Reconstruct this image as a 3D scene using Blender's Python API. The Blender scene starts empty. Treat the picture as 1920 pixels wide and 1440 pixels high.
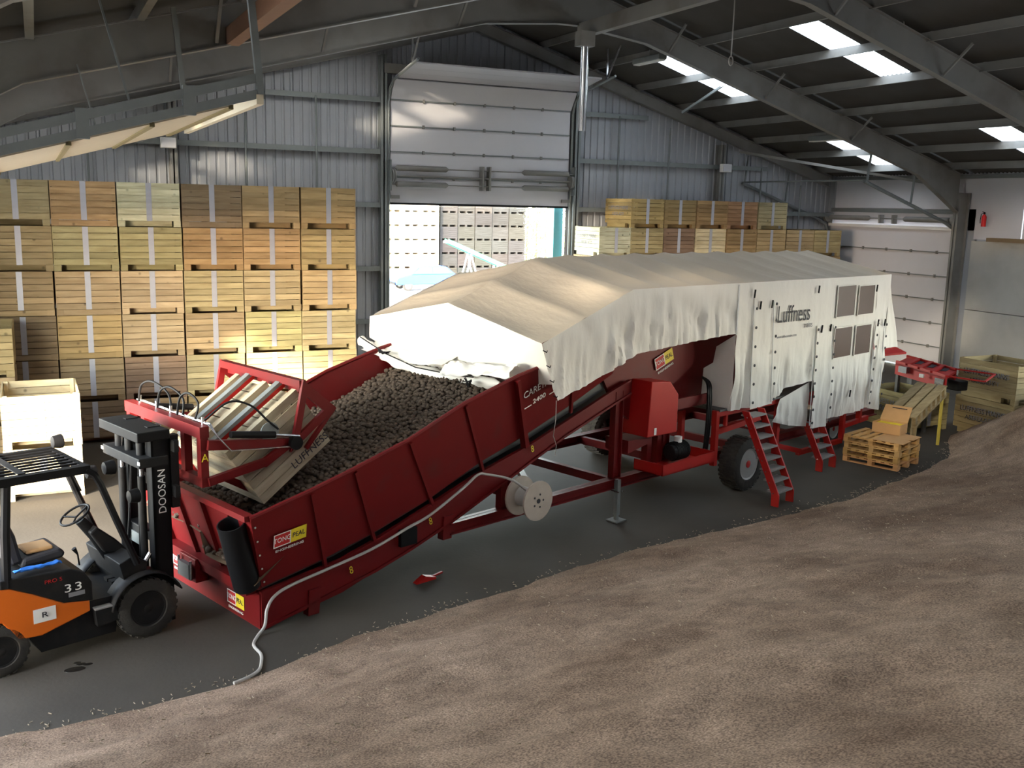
import bpy, bmesh, math, random
from mathutils import Vector, Matrix, noise
RND = random.Random(11)
scene = bpy.context.scene
COL = scene.collection

# ------------------------------------------------------------------ camera
CAM_YAW, CAM_PITCH, CAM_ROLL, FOCAL_PX = 0.447003657, 0.17963412, 0.0233878131, 1851.3
cy, sy, cp, sp = math.cos(CAM_YAW), math.sin(CAM_YAW), math.cos(CAM_PITCH), math.sin(CAM_PITCH)
fwd = Vector((sy * cp, cy * cp, -sp)); right = Vector((cy, -sy, 0)); up = right.cross(fwd)
c, s = math.cos(CAM_ROLL), math.sin(CAM_ROLL)
right, up = c * right + s * up, -s * right + c * up
cam_data = bpy.data.cameras.new('camera'); cam = bpy.data.objects.new('camera', cam_data); COL.objects.link(cam)
m = Matrix((right, up, -fwd)).transposed().to_4x4(); m.translation = (0, 0, 5.2)
cam.matrix_world = m
cam_data.sensor_width = 36; cam_data.lens = FOCAL_PX * 36 / 1920; cam_data.clip_end = 400; cam_data.clip_start = .05
scene.camera = cam

# ------------------------------------------------------------------ sky, sun, exposure
SUN_TO = Vector((1.0, .85, -.40)).normalized()          # direction the sunlight travels
elev = math.asin(-SUN_TO.z); azim = math.atan2(-SUN_TO.x, -SUN_TO.y)
world = bpy.data.worlds.new('sky'); scene.world = world; world.use_nodes = True
wn = world.node_tree; bg = wn.nodes['Background']
sky = wn.nodes.new('ShaderNodeTexSky'); sky.sky_type = 'NISHITA'; sky.sun_disc = False
sky.sun_elevation = elev; sky.sun_rotation = azim; sky.air_density = 1.3; sky.dust_density = .4
hsv = wn.nodes.new('ShaderNodeHueSaturation'); hsv.inputs['Saturation'].default_value = .55
wn.links.new(sky.outputs[0], hsv.inputs['Color']); wn.links.new(hsv.outputs[0], bg.inputs[0])
bg.inputs[1].default_value = 2.3
sd = bpy.data.lights.new('sun', 'SUN'); so = bpy.data.objects.new('sun', sd); COL.objects.link(so)
so.rotation_euler = SUN_TO.to_track_quat('-Z', 'Y').to_euler(); sd.energy = 16.0; sd.angle = .06; sd.color = (1, .86, .64)
def portal(name, center, normal, w, h):
    l = bpy.data.lights.new(name, 'AREA'); l.shape = 'RECTANGLE'; l.size = w; l.size_y = h
    o = bpy.data.objects.new(name, l); COL.objects.link(o); o.location = center
    o.rotation_euler = Vector(normal).to_track_quat('-Z', 'Y').to_euler(); l.cycles.is_portal = True
    return o
vs = scene.view_settings
vs.view_transform = 'Standard'; vs.look = 'None'; vs.gamma = 1; vs.use_curve_mapping = False
vs.exposure = 1.15
scene.display_settings.display_device = 'sRGB'
scene.cycles.use_denoising = True
scene.cycles.use_adaptive_sampling = True; scene.cycles.adaptive_threshold = .025
scene.cycles.max_bounces = 8; scene.cycles.diffuse_bounces = 5; scene.cycles.glossy_bounces = 3
scene.cycles.transmission_bounces = 4; scene.cycles.transparent_max_bounces = 8
scene.cycles.sample_clamp_indirect = 8; scene.cycles.caustics_reflective = False; scene.cycles.caustics_refractive = False

# ------------------------------------------------------------------ materials
def nt(name):
    m = bpy.data.materials.new(name); m.use_nodes = True
    return m, m.node_tree, m.node_tree.nodes['Principled BSDF']
def mat(name, col, rough=.6, metal=0., var=.12, scale=6., bump=0., bscale=40., spec=.3, dirt=None, dirt_scale=1.5, dirt_lo=.5, coat=0.):
    """plain painted / solid surface with soft procedural colour variation, optional dirt patches and bump"""
    m, t, b = nt(name); N = t.nodes; L = t.links
    tc = N.new('ShaderNodeTexCoord')
    nz = N.new('ShaderNodeTexNoise'); nz.inputs['Scale'].default_value = scale; nz.inputs['Detail'].default_value = 4
    L.new(tc.outputs['Object'], nz.inputs['Vector'])
    mx = N.new('ShaderNodeMix'); mx.data_type = 'RGBA'
    mx.inputs[6].default_value = tuple(max(0, x * (1 - var)) for x in col) + (1,)
    mx.inputs[7].default_value = tuple(min(1, x * (1 + var)) for x in col) + (1,)
    L.new(nz.outputs['Fac'], mx.inputs[0]); out = mx.outputs[2]
    if dirt:
        n2 = N.new('ShaderNodeTexNoise'); n2.inputs['Scale'].default_value = dirt_scale; n2.inputs['Detail'].default_value = 6
        L.new(tc.outputs['Object'], n2.inputs['Vector'])
        r = N.new('ShaderNodeMapRange'); r.inputs[1].default_value = dirt_lo; r.inputs[2].default_value = dirt_lo + .25; r.inputs[4].default_value = .6
        L.new(n2.outputs['Fac'], r.inputs[0])
        m2 = N.new('ShaderNodeMix'); m2.data_type = 'RGBA'; L.new(r.outputs[0], m2.inputs[0]); L.new(out, m2.inputs[6]); m2.inputs[7].default_value = dirt + (1,)
        out = m2.outputs[2]
    L.new(out, b.inputs['Base Color'])
    b.inputs['Roughness'].default_value = rough; b.inputs['Metallic'].default_value = metal
    b.inputs['Specular IOR Level'].default_value = spec
    if bump:
        n3 = N.new('ShaderNodeTexNoise'); n3.inputs['Scale'].default_value = bscale; n3.inputs['Detail'].default_value = 3
        L.new(tc.outputs['Object'], n3.inputs['Vector'])
        bp = N.new('ShaderNodeBump'); bp.inputs['Strength'].default_value = bump; bp.inputs['Distance'].default_value = .02
        L.new(n3.outputs['Fac'], bp.inputs['Height']); L.new(bp.outputs[0], b.inputs['Normal'])
    return m
def wood(name, tint=(1, 1, 1), axis=0):
    """sawn softwood; tone comes from the object's own colour, grain and knots from noise along the board"""
    m, t, b = nt(name); N = t.nodes; L = t.links
    oi = N.new('ShaderNodeObjectInfo'); tc = N.new('ShaderNodeTexCoord')
    mp = N.new('ShaderNodeMapping'); sc = [9., 60., 60.] if axis == 0 else ([60., 9., 60.] if axis == 1 else [60., 60., 9.])
    mp.inputs['Scale'].default_value = [v * .18 for v in sc]
    add = N.new('ShaderNodeVectorMath'); add.operation = 'MULTIPLY_ADD'
    cb = N.new('ShaderNodeCombineXYZ')
    for i in range(3): L.new(oi.outputs['Random'], cb.inputs[i])
    add.inputs[1].default_value = (53, 31, 17)
    L.new(cb.outputs[0], add.inputs[0]); L.new(tc.outputs['Object'], add.inputs[2]); L.new(add.outputs[0], mp.inputs[0])
    nz = N.new('ShaderNodeTexNoise'); nz.inputs['Scale'].default_value = 1.; nz.inputs['Detail'].default_value = 5; nz.inputs['Distortion'].default_value = .6
    L.new(mp.outputs[0], nz.inputs['Vector'])
    cr = N.new('ShaderNodeValToRGB'); e = cr.color_ramp.elements
    e[0].position = .3; e[0].color = (.72, .67, .60, 1); e[1].position = .68; e[1].color = (1.06, 1.04, 1., 1)
    L.new(nz.outputs['Fac'], cr.inputs[0])
    vo = N.new('ShaderNodeTexVoronoi'); vo.inputs['Scale'].default_value = 2.6
    L.new(add.outputs[0], vo.inputs['Vector'])
    kr = N.new('ShaderNodeMapRange'); kr.inputs[1].default_value = .04; kr.inputs[2].default_value = .11; kr.inputs[3].default_value = .45; kr.inputs[4].default_value = 1.
    L.new(vo.outputs['Distance'], kr.inputs[0])
    rr = N.new('ShaderNodeMapRange'); rr.inputs[3].default_value = .78; rr.inputs[4].default_value = 1.14
    L.new(oi.outputs['Random'], rr.inputs[0])
    mu = N.new('ShaderNodeMath'); mu.operation = 'MULTIPLY'; L.new(kr.outputs[0], mu.inputs[0]); L.new(rr.outputs[0], mu.inputs[1])
    m1 = N.new('ShaderNodeMix'); m1.data_type = 'RGBA'; m1.blend_type = 'MULTIPLY'; m1.inputs[0].default_value = 1
    L.new(oi.outputs['Color'], m1.inputs[6]); L.new(cr.outputs[0], m1.inputs[7])
    vm = N.new('ShaderNodeVectorMath'); vm.operation = 'SCALE'; L.new(m1.outputs[2], vm.inputs[0]); L.new(mu.outputs[0], vm.inputs['Scale'])
    m2 = N.new('ShaderNodeVectorMath'); m2.operation = 'MULTIPLY'; m2.inputs[1].default_value = tint; L.new(vm.outputs[0], m2.inputs[0])
    L.new(m2.outputs[0], b.inputs['Base Color']); b.inputs['Roughness'].default_value = .8; b.inputs['Specular IOR Level'].default_value = .2
    return m
def clothmat(name, col, transl=.12):
    m, t, b = nt(name); N = t.nodes; L = t.links
    tc = N.new('ShaderNodeTexCoord'); nz = N.new('ShaderNodeTexNoise'); nz.inputs['Scale'].default_value = 1.3; nz.inputs['Detail'].default_value = 5
    L.new(tc.outputs['Object'], nz.inputs['Vector'])
    mx = N.new('ShaderNodeMix'); mx.data_type = 'RGBA'; mx.inputs[6].default_value = tuple(x * .88 for x in col) + (1,); mx.inputs[7].default_value = col + (1,)
    L.new(nz.outputs['Fac'], mx.inputs[0]); L.new(mx.outputs[2], b.inputs['Base Color'])
    b.inputs['Roughness'].default_value = .55; b.inputs['Specular IOR Level'].default_value = .25
    n2 = N.new('ShaderNodeTexNoise'); n2.inputs['Scale'].default_value = 5; n2.inputs['Detail'].default_value = 3
    mp = N.new('ShaderNodeMapping'); mp.inputs['Scale'].default_value = (1.2, .5, .6); L.new(tc.outputs['Object'], mp.inputs[0]); L.new(mp.outputs[0], n2.inputs['Vector'])
    bp = N.new('ShaderNodeBump'); bp.inputs['Strength'].default_value = .35; bp.inputs['Distance'].default_value = .05
    L.new(n2.outputs['Fac'], bp.inputs['Height']); L.new(bp.outputs[0], b.inputs['Normal'])
    tr = N.new('ShaderNodeBsdfTranslucent'); tr.inputs[0].default_value = (.8, .76, .68, 1)
    ms = N.new('ShaderNodeMixShader'); ms.inputs[0].default_value = transl
    L.new(b.outputs[0], ms.inputs[1]); L.new(tr.outputs[0], ms.inputs[2]); L.new(ms.outputs[0], N['Material Output'].inputs[0])
    return m
def grainmat():
    m, t, b = nt('grain'); N = t.nodes; L = t.links
    tc = N.new('ShaderNodeTexCoord')
    def noi(sc, det=3):
        n = N.new('ShaderNodeTexNoise'); n.inputs['Scale'].default_value = sc; n.inputs['Detail'].default_value = det
        L.new(tc.outputs['Object'], n.inputs['Vector']); return n
    big = noi(.55, 4); fine = noi(55, 2); mid = noi(3.2, 5)
    c1 = N.new('ShaderNodeValToRGB'); e = c1.color_ramp.elements
    e[0].position = .34; e[0].color = (.18, .13, .10, 1); e[1].position = .62; e[1].color = (.295, .225, .18, 1)
    L.new(big.outputs['Fac'], c1.inputs[0])
    c2 = N.new('ShaderNodeValToRGB'); e = c2.color_ramp.elements
    e[0].position = .36; e[0].color = (.55, .52, .5, 1); e[1].position = .66; e[1].color = (1.3, 1.25, 1.18, 1)
    L.new(fine.outputs['Fac'], c2.inputs[0])
    mm = N.new('ShaderNodeMix'); mm.data_type = 'RGBA'; mm.blend_type = 'MULTIPLY'; mm.inputs[0].default_value = 1
    L.new(c1.outputs[0], mm.inputs[6]); L.new(c2.outputs[0], mm.inputs[7])
    c3 = N.new('ShaderNodeValToRGB'); e = c3.color_ramp.elements
    e[0].position = .35; e[0].color = (.82, .8, .78, 1); e[1].position = .65; e[1].color = (1.12, 1.1, 1.08, 1)
    L.new(mid.outputs['Fac'], c3.inputs[0])
    m3 = N.new('ShaderNodeMix'); m3.data_type = 'RGBA'; m3.blend_type = 'MULTIPLY'; m3.inputs[0].default_value = 1
    L.new(mm.outputs[2], m3.inputs[6]); L.new(c3.outputs[0], m3.inputs[7])
    L.new(m3.outputs[2], b.inputs['Base Color']); b.inputs['Roughness'].default_value = .95; b.inputs['Specular IOR Level'].default_value = .1
    bp = N.new('ShaderNodeBump'); bp.inputs['Strength'].default_value = .6; bp.inputs['Distance'].default_value = .012
    L.new(fine.outputs['Fac'], bp.inputs['Height']); L.new(bp.outputs[0], b.inputs['Normal'])
    return m
def panemat(name, col, clear):
    m, t, b = nt(name); N = t.nodes; L = t.links
    tc = N.new('ShaderNodeTexCoord'); wv = N.new('ShaderNodeTexNoise'); wv.inputs['Scale'].default_value = 3
    L.new(tc.outputs['Object'], wv.inputs['Vector'])
    tp = N.new('ShaderNodeBsdfTransparent'); tp.inputs[0].default_value = col + (1,)
    tl = N.new('ShaderNodeBsdfTranslucent'); tl.inputs[0].default_value = (.68, .68, .66, 1)
    ms = N.new('ShaderNodeMixShader'); r = N.new('ShaderNodeMapRange'); r.inputs[3].default_value = clear - .05; r.inputs[4].default_value = clear + .05
    L.new(wv.outputs['Fac'], r.inputs[0]); L.new(r.outputs[0], ms.inputs[0])
    L.new(tl.outputs[0], ms.inputs[1]); L.new(tp.outputs[0], ms.inputs[2]); L.new(ms.outputs[0], N['Material Output'].inputs[0])
    return m
M = {}
M['wood'] = wood('crate_timber'); M['wood_v'] = wood('crate_timber_vertical', axis=2); M['wood_y'] = wood('crate_timber_cross', axis=1)
M['strap'] = mat('galvanised_strap', (.34, .345, .385), .45, .3, .1)
M['red'] = mat('red_paint', (.125, .006, .007), .5, 0, .10, 2.5, dirt=(.075, .02, .018), dirt_scale=2.2, dirt_lo=.56, spec=.18)
M['redbright'] = mat('bright_red_paint', (.36, .012, .010), .48, 0, .08, 3, spec=.2)
M['belt'] = mat('dark_belt', (.035, .03, .028), .8, 0, .3)
M['tarp'] = clothmat('white_tarpaulin', (.80, .78, .74))
M['tarproof'] = clothmat('tan_tarpaulin_roof', (.60, .51, .40))  # roof cloth, a darker tan than the white sides
M['tarpgrey'] = mat('tarpaulin_seam', (.62, .62, .62), .6)
M['window'] = mat('brown_plastic_window', (.075, .045, .036), .35, 0, .25, 1.2, spec=.1)
M['sheet'] = mat('blue_grey_cladding', (.33, .34, .365), .45, .15, .1, 1.2, spec=.4)
M['rail'] = mat('galvanised_rail', (.20, .215, .215), .5, .3, .12)
M['steel'] = mat('grey_painted_steel', (.22, .215, .205), .55, .05, .12, 2, dirt=(.12, .10, .08), dirt_scale=1.1)
M['steeldark'] = mat('dark_steel', (.09, .09, .09), .5, .2)
M['brownsteel'] = mat('red_oxide_steel', (.26, .15, .11), .6)
M['roof'] = mat('fibre_cement_roof', (.085, .082, .077), .85, 0, .15, 1.4, dirt=(.07, .06, .052), dirt_scale=.8)
M['doorpanel'] = mat('white_door_panel', (.58, .57, .60), .45, 0, .05, 1.0, spec=.4)
M['concrete'] = mat('concrete_panel', (.46, .45, .43), .85, 0, .14, 1.6, bump=.1, dirt=(.38, .36, .33), dirt_scale=.9)
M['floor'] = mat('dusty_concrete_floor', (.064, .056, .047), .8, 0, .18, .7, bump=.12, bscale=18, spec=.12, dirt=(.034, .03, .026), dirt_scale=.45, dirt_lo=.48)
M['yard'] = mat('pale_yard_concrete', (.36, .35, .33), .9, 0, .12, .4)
M['grain'] = grainmat()
M['black'] = mat('black_plastic', (.007, .007, .008), .5, 0, .2, spec=.12)
M['dark'] = mat('charcoal_paint', (.013, .013, .014), .55, 0, .2, spec=.14, dirt=(.03, .026, .022), dirt_scale=5)
M['rubber'] = mat('tyre_rubber', (.035, .033, .031), .85, 0, .3, 14, bump=.2, bscale=60, dirt=(.10, .085, .07), dirt_scale=4)
M['rim'] = mat('silver_rim', (.45, .45, .45), .4, .6)
M['orange'] = mat('orange_paint', (.62, .13, .012), .4, 0, .08, 3)
M['chrome'] = mat('bright_steel', (.6, .6, .62), .25, .9)
M['seat'] = mat('grey_vinyl', (.03, .03, .035), .6, spec=.15)
M['bluecloth'] = mat('blue_rag', (.03, .16, .55), .9)
M['white'] = mat('white_sticker', (.78, .77, .75), .6, 0, .03)
M['dullyellow'] = mat('dull_yellow_paint', (.42, .33, .05), .6)
M['yellow'] = mat('yellow_sticker', (.72, .55, .03), .5, 0, .04)
M['ink'] = mat('dark_ink', (.03, .03, .04), .7)
M['inkgrey'] = mat('grey_ink', (.22, .22, .24), .7)
M['redink'] = mat('red_ink', (.45, .02, .02), .6)
M['potato'] = mat('potato_skin', (.07, .05, .036), .9, 0, .3, 9, bump=.2, bscale=30)
M['cable'] = mat('grey_cable', (.40, .38, .36), .6)
M['greybelt'] = mat('grey_canvas', (.25, .24, .235), .8)
M['teal'] = mat('teal_paint', (.12, .38, .42), .5)
M['green'] = mat('green_paint', (.06, .36, .20), .5)
M['carblue'] = mat('blue_car_paint', (.03, .09, .45), .25, .2, .05, spec=.6)
M['glass'] = mat('dark_glass', (.05, .055, .06), .08, 0, .1, spec=.6)
M['card'] = mat('cardboard', (.47, .28, .13), .85, 0, .12)
M['silver'] = mat('polished_flue', (.55, .55, .57), .22, .9)
M['skylight'] = panemat('clear_skylight_sheet', (.92, .93, .95), .14)
M['olive'] = mat('weathered_olive_timber', (.25, .2, .10), .9)
M['leaf'] = mat('hedge_leaf', (.30, .34, .16), .7)
M['cream'] = mat('cream_canvas', (.62, .54, .40), .8, 0, .08)
M['oil'] = mat('oil_stain', (.012, .011, .01), .25)
M['extred'] = mat('extinguisher_red', (.6, .02, .02), .3)

# ------------------------------------------------------------------ mesh helpers
class MB:
    def __init__(self): self.v = []; self.f = []
    def poly(self, pts):
        i = len(self.v); self.v += [tuple(p) for p in pts]; self.f.append(tuple(range(i, i + len(pts)))); return self
    def hexa(self, p):
        i = len(self.v); self.v += [tuple(q) for q in p]
        for q in ((0, 3, 2, 1), (4, 5, 6, 7), (0, 1, 5, 4), (1, 2, 6, 5), (2, 3, 7, 6), (3, 0, 4, 7)): self.f.append(tuple(i + k for k in q))
        return self
    def box(self, x0, y0, z0, x1, y1, z1):
        return self.hexa([(x0, y0, z0), (x1, y0, z0), (x1, y1, z0), (x0, y1, z0), (x0, y0, z1), (x1, y0, z1), (x1, y1, z1), (x0, y1, z1)])
    def bar(self, p, q, w, h, up=(0, 0, 1)):
        p = Vector(p); q = Vector(q); d = (q - p).normalized(); u = Vector(up)
        if abs(d.dot(u)) > .98: u = Vector((1, 0, 0))
        sd = d.cross(u).normalized(); u = sd.cross(d)
        a, b = sd * w / 2, u * h / 2
        return self.hexa([p - a - b, p + a - b, q + a - b, q - a - b, p - a + b, p + a + b, q + a + b, q - a + b])
    def prism(self, pts, off):
        n = len(pts); i = len(self.v); off = Vector(off)
        self.v += [tuple(p) for p in pts] + [tuple(Vector(p) + off) for p in pts]
        self.f.append(tuple(range(i + n - 1, i - 1, -1))); self.f.append(tuple(range(i + n, i + 2 * n)))
        for k in range(n): self.f.append((i + k, i + (k + 1) % n, i + n + (k + 1) % n, i + n + k))
        return self
    def ringprism(self, outer, inner, off):
        """frame plate: outer and inner loops with the same number of points"""
        n = len(outer); i = len(self.v); off = Vector(off)
        for L in (outer, inner): self.v += [tuple(p) for p in L]
        for L in (outer, inner): self.v += [tuple(Vector(p) + off) for p in L]
        for k in range(n):
            j = (k + 1) % n; O, I, O2, I2 = i, i + n, i + 2 * n, i + 3 * n
            self.f += [(O + k, I + k, I + j, O + j), (O2 + k, O2 + j, I2 + j, I2 + k), (O + k, O + j, O2 + j, O2 + k), (I + k, I2 + k, I2 + j, I + j)]
        return self
    def tube(self, pts, r, n=8, caps=True):
        P = [Vector(p) for p in pts]; i0 = len(self.v); prev = None
        for k, p in enumerate(P):
            d = (P[min(k + 1, len(P) - 1)] - P[max(k - 1, 0)]).normalized()
            u = prev if prev is not None else Vector((0, 0, 1))
            if abs(d.dot(u)) > .95 and prev is None: u = Vector((1, 0, 0))
            sd = d.cross(u).normalized(); u2 = sd.cross(d).normalized(); prev = u2
            rr = r[k] if isinstance(r, (list, tuple)) else r
            for j in range(n):
                a = 2 * math.pi * j / n; self.v.append(tuple(p + sd * (rr * math.cos(a)) + u2 * (rr * math.sin(a))))
        for k in range(len(P) - 1):
            for j in range(n):
                a = i0 + k * n + j; b = i0 + k * n + (j + 1) % n; self.f.append((a, b, b + n, a + n))
        if caps:
            self.f.append(tuple(i0 + j for j in range(n - 1, -1, -1))); e = i0 + (len(P) - 1) * n; self.f.append(tuple(e + j for j in range(n)))
        return self
    def lathe(self, prof, o, axis, n=24, closed=False):
        """prof: list of (radius, along axis)"""
        o = Vector(o); ax = Vector(axis).normalized(); u = Vector((0, 0, 1)) if abs(ax.z) < .9 else Vector((1, 0, 0))
        sd = ax.cross(u).normalized(); u = sd.cross(ax); i0 = len(self.v)
        for r, h in prof:
            for j in range(n):
                a = 2 * math.pi * j / n; self.v.append(tuple(o + ax * h + sd * (r * math.cos(a)) + u * (r * math.sin(a))))
        K = len(prof)
        for k in range(K if closed else K - 1):
            for j in range(n):
                a = i0 + k * n + j; b = i0 + k * n + (j + 1) % n; k2 = (k + 1) % K; c2 = i0 + k2 * n + j; d2 = i0 + k2 * n + (j + 1) % n
                self.f.append((a, b, d2, c2))
        if not closed:
            if prof[0][0] > 1e-6: self.f.append(tuple(i0 + j for j in range(n - 1, -1, -1)))
            if prof[-1][0] > 1e-6: self.f.append(tuple(i0 + (K - 1) * n + j for j in range(n)))
        return self
    def grid(self, fn, n, m):
        i0 = len(self.v)
        for i in range(n + 1):
            for j in range(m + 1): self.v.append(tuple(fn(i / n, j / m)))
        for i in range(n):
            for j in range(m):
                a = i0 + i * (m + 1) + j; self.f.append((a, a + 1, a + m + 2, a + m + 1))
        return self
    def mesh(self, name, mt, smooth=False):
        me = bpy.data.meshes.new(name); me.from_pydata(self.v, [], self.f); me.validate()
        bm = bmesh.new(); bm.from_mesh(me); bmesh.ops.remove_doubles(bm, verts=bm.verts, dist=1e-5); bmesh.ops.recalc_face_normals(bm, faces=bm.faces)
        bm.to_mesh(me); bm.free()
        if mt: me.materials.append(mt)
        if smooth:
            for p in me.polygons: p.use_smooth = True
            try: me.set_sharp_from_angle(angle=math.radians(40))
            except Exception: pass
        return me
    def build(self, name, mt, parent=None, smooth=False, bevel=0., solid=0., color=None):
        return link(name, self.mesh(name, mt, smooth), parent, bevel, solid, color)
def link(name, me, parent=None, bevel=0., solid=0., color=None, loc=None, rot=None):
    o = bpy.data.objects.new(name, me); COL.objects.link(o)
    if parent is not None: o.parent = parent
    if loc is not None: o.location = loc
    if rot is not None: o.rotation_euler = rot
    if bevel:
        b = o.modifiers.new('bevel', 'BEVEL'); b.width = bevel; b.segments = 2; b.limit_method = 'ANGLE'
    if solid:
        sm = o.modifiers.new('thickness', 'SOLIDIFY'); sm.thickness = solid; sm.offset = 0
    if color: o.color = color + (1,) if len(color) == 3 else color
    return o
def box(name, mt, x0, y0, z0, x1, y1, z1, parent=None, **k): return MB().box(x0, y0, z0, x1, y1, z1).build(name, mt, parent, **k)
def bar(name, mt, p, q, w, h, parent=None, up=(0, 0, 1), **k): return MB().bar(p, q, w, h, up).build(name, mt, parent, **k)
def tube(name, mt, pts, r, parent=None, n=8, **k): return MB().tube(pts, r, n).build(name, mt, parent, smooth=True, **k)
def tag(o, label, cat=None, group=None, kind=None):
    o['label'] = label
    if cat: o['category'] = cat
    if group: o['group'] = group
    if kind: o['kind'] = kind
    return o
def empty(name, loc=(0, 0, 0), rz=0., parent=None):
    o = bpy.data.objects.new(name, None); COL.objects.link(o); o.location = loc; o.rotation_euler = (0, 0, rz); o.empty_display_size = .2
    if parent is not None: o.parent = parent
    return o
def struct(o): o['kind'] = 'structure'; return o
def copy_tree(o, parent=None, color=None):
    c2 = o.copy(); COL.objects.link(c2); c2.parent = parent
    if color is not None: c2.color = color
    for ch in list(o.children): copy_tree(ch, c2, color)
    return c2
_txt = {}
def text(name, s, size, mt, origin, xdir, ydir, parent=None, center=False, extrude=.0015, sx=1.):
    key = (s, round(size, 4), center, mt.name, round(sx, 3))
    if key not in _txt:
        cu = bpy.data.curves.new(name, 'FONT'); cu.body = s; cu.size = size; cu.extrude = extrude; cu.resolution_u = 3
        if center: cu.align_x = 'CENTER'; cu.align_y = 'CENTER'
        t = bpy.data.objects.new('tmp_letters', cu); COL.objects.link(t)
        dg = bpy.context.evaluated_depsgraph_get(); me = bpy.data.meshes.new_from_object(t.evaluated_get(dg)); me.name = name
        bpy.data.objects.remove(t); bpy.data.curves.remove(cu)
        for v in me.vertices: v.co.x *= sx
        me.materials.clear(); me.materials.append(mt); _txt[key] = me
    o = bpy.data.objects.new(name, _txt[key]); COL.objects.link(o)
    X = Vector(xdir).normalized(); Y = Vector(ydir); Y = (Y - X * Y.dot(X)).normalized(); Z = X.cross(Y)
    mm = Matrix((X, Y, Z)).transposed().to_4x4(); mm.translation = Vector(origin)
    if parent is not None: o.parent = parent
    o.matrix_local = mm
    return o
def spline(pts, n=6):
    P = [Vector(p) for p in pts]; out = []
    for i in range(len(P) - 1):
        p0, p1, p2, p3 = P[max(i - 1, 0)], P[i], P[i + 1], P[min(i + 2, len(P) - 1)]
        for k in range(n):
            t = k / n; out.append(.5 * ((2 * p1) + (p2 - p0) * t + (2 * p0 - 5 * p1 + 4 * p2 - p3) * t * t + (3 * p1 - p0 - 3 * p2 + p3) * t ** 3))
    return out + [P[-1]]
ORD = ['first', 'second', 'third', 'fourth', 'fifth', 'sixth', 'seventh', 'eighth']
# ------------------------------------------------------------------ building shell
XL, XR, RX, SL, YG, YB = -2.45, 27.1, 12.32, .28, 29.1, -7.5
FRAMES = [28.75, 22.9, 16.8, 9.7, 3.6, -2.0, -7.4]
slope = lambda sg: .264 if sg < 0 else .295
zraf = lambda x: 10.1 - slope(x - RX) * abs(x - RX)          # underside of rafters
zsheet = lambda x: 10.92 - slope(x - RX) * abs(x - RX)       # underside of roof sheets
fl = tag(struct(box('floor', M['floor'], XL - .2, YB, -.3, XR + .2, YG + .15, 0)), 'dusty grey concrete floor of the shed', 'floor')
yd = tag(struct(box('ground', M['yard'], -120, -90, -.34, 160, 200, -.02)), 'pale sunlit yard outside the doors', 'yard')

# --- back gable wall, profiled cladding sheets
wb = tag(empty('wall_back', (12.3, YG, 0)), 'blue-grey profiled steel gable wall around the open doorway', 'wall'); struct(wb)
def clad(x0, x1, z0):
    prof = []; x = x0; k = 0
    while x < x1 - 1e-6:
        w = (x1 - x0) / 4
        prof += [(x, 0), (x + w * .60, 0), (x + w * .70, .035), (x + w * .90, .035)]; x += w
    prof.append((x1, 0)); mb = MB()
    for (xa, ya), (xb, yb) in zip(prof, prof[1:]):
        mb.poly([(xa - 12.3, ya, z0), (xb - 12.3, yb, z0), (xb - 12.3, yb, zsheet(xb) + .02), (xa - 12.3, ya, zsheet(xa) + .02)])
    mb.build('wall_panel', M['sheet'], wb)
x = XL
while x < XR - .01:
    x1 = min(x + 1.06, XR)
    for lo, hi in ((9.62, 15.75),):
        a, b = x, x1
        if b <= lo or a >= hi: clad(a, b, 0)
        else:
            if a < lo: clad(a, lo, 0)
            if b > hi: clad(hi, b, 0)
            clad(max(a, lo), min(b, hi), 5.3)
    x = x1
for z in (8.15, 6.66, 5.1, 3.2, 1.6):
    half = (10.05 - z) / .29 - .2
    segs = [(max(XL, RX - half), 9.45), (15.95, min(XR, RX + half))] if z < 8.5 else []
    for a, b in segs:
        MB().box(a - 12.3, -.22, z - .03, b - 12.3, -.02, z + .03).box(a - 12.3, -.24, z - .075, b - 12.3, -.2, z + .075).build('cladding_rail', M['rail'], wb)
for x in (3.45, 21.75, 9.42, 15.98):
    d = -.34 if x in (3.45, 21.75) else -.3
    t = zraf(x) + .1
    MB().box(x - 12.3 - .1, d, 0, x - 12.3 + .1, d + .03, t).box(x - 12.3 - .02, d, 0, x - 12.3 + .02, -.02, t).box(x - 12.3 - .1, -.06, 0, x - 12.3 + .1, -.02, t).build('stanchion', M['steel' if x in (3.45, 21.75) else 'rail'], wb)
for x in (1.3, 5.4, 7.4, 17.55, 19.55, 23.55, 25.4):
    tube('sag_rod', M['rail'], [(x - 12.3, -.25, 0), (x - 12.3, -.25, min(8.15, zraf(x) - .1))], .035, wb, 6)
bar('head_beam', M['steel'], (9.42 - 12.3, -.25, 9.05), (15.98 - 12.3, -.25, 9.05), .2, .28, wb)
box('teal_jamb', M['teal'], 15.42 - 12.3, .16, 0, 15.75 - 12.3, .5, 5.25, wb)
box('door_reveal', M['rail'], 9.50 - 12.3, -.1, 0, 9.62 - 12.3, .3, 5.25, wb)

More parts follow.
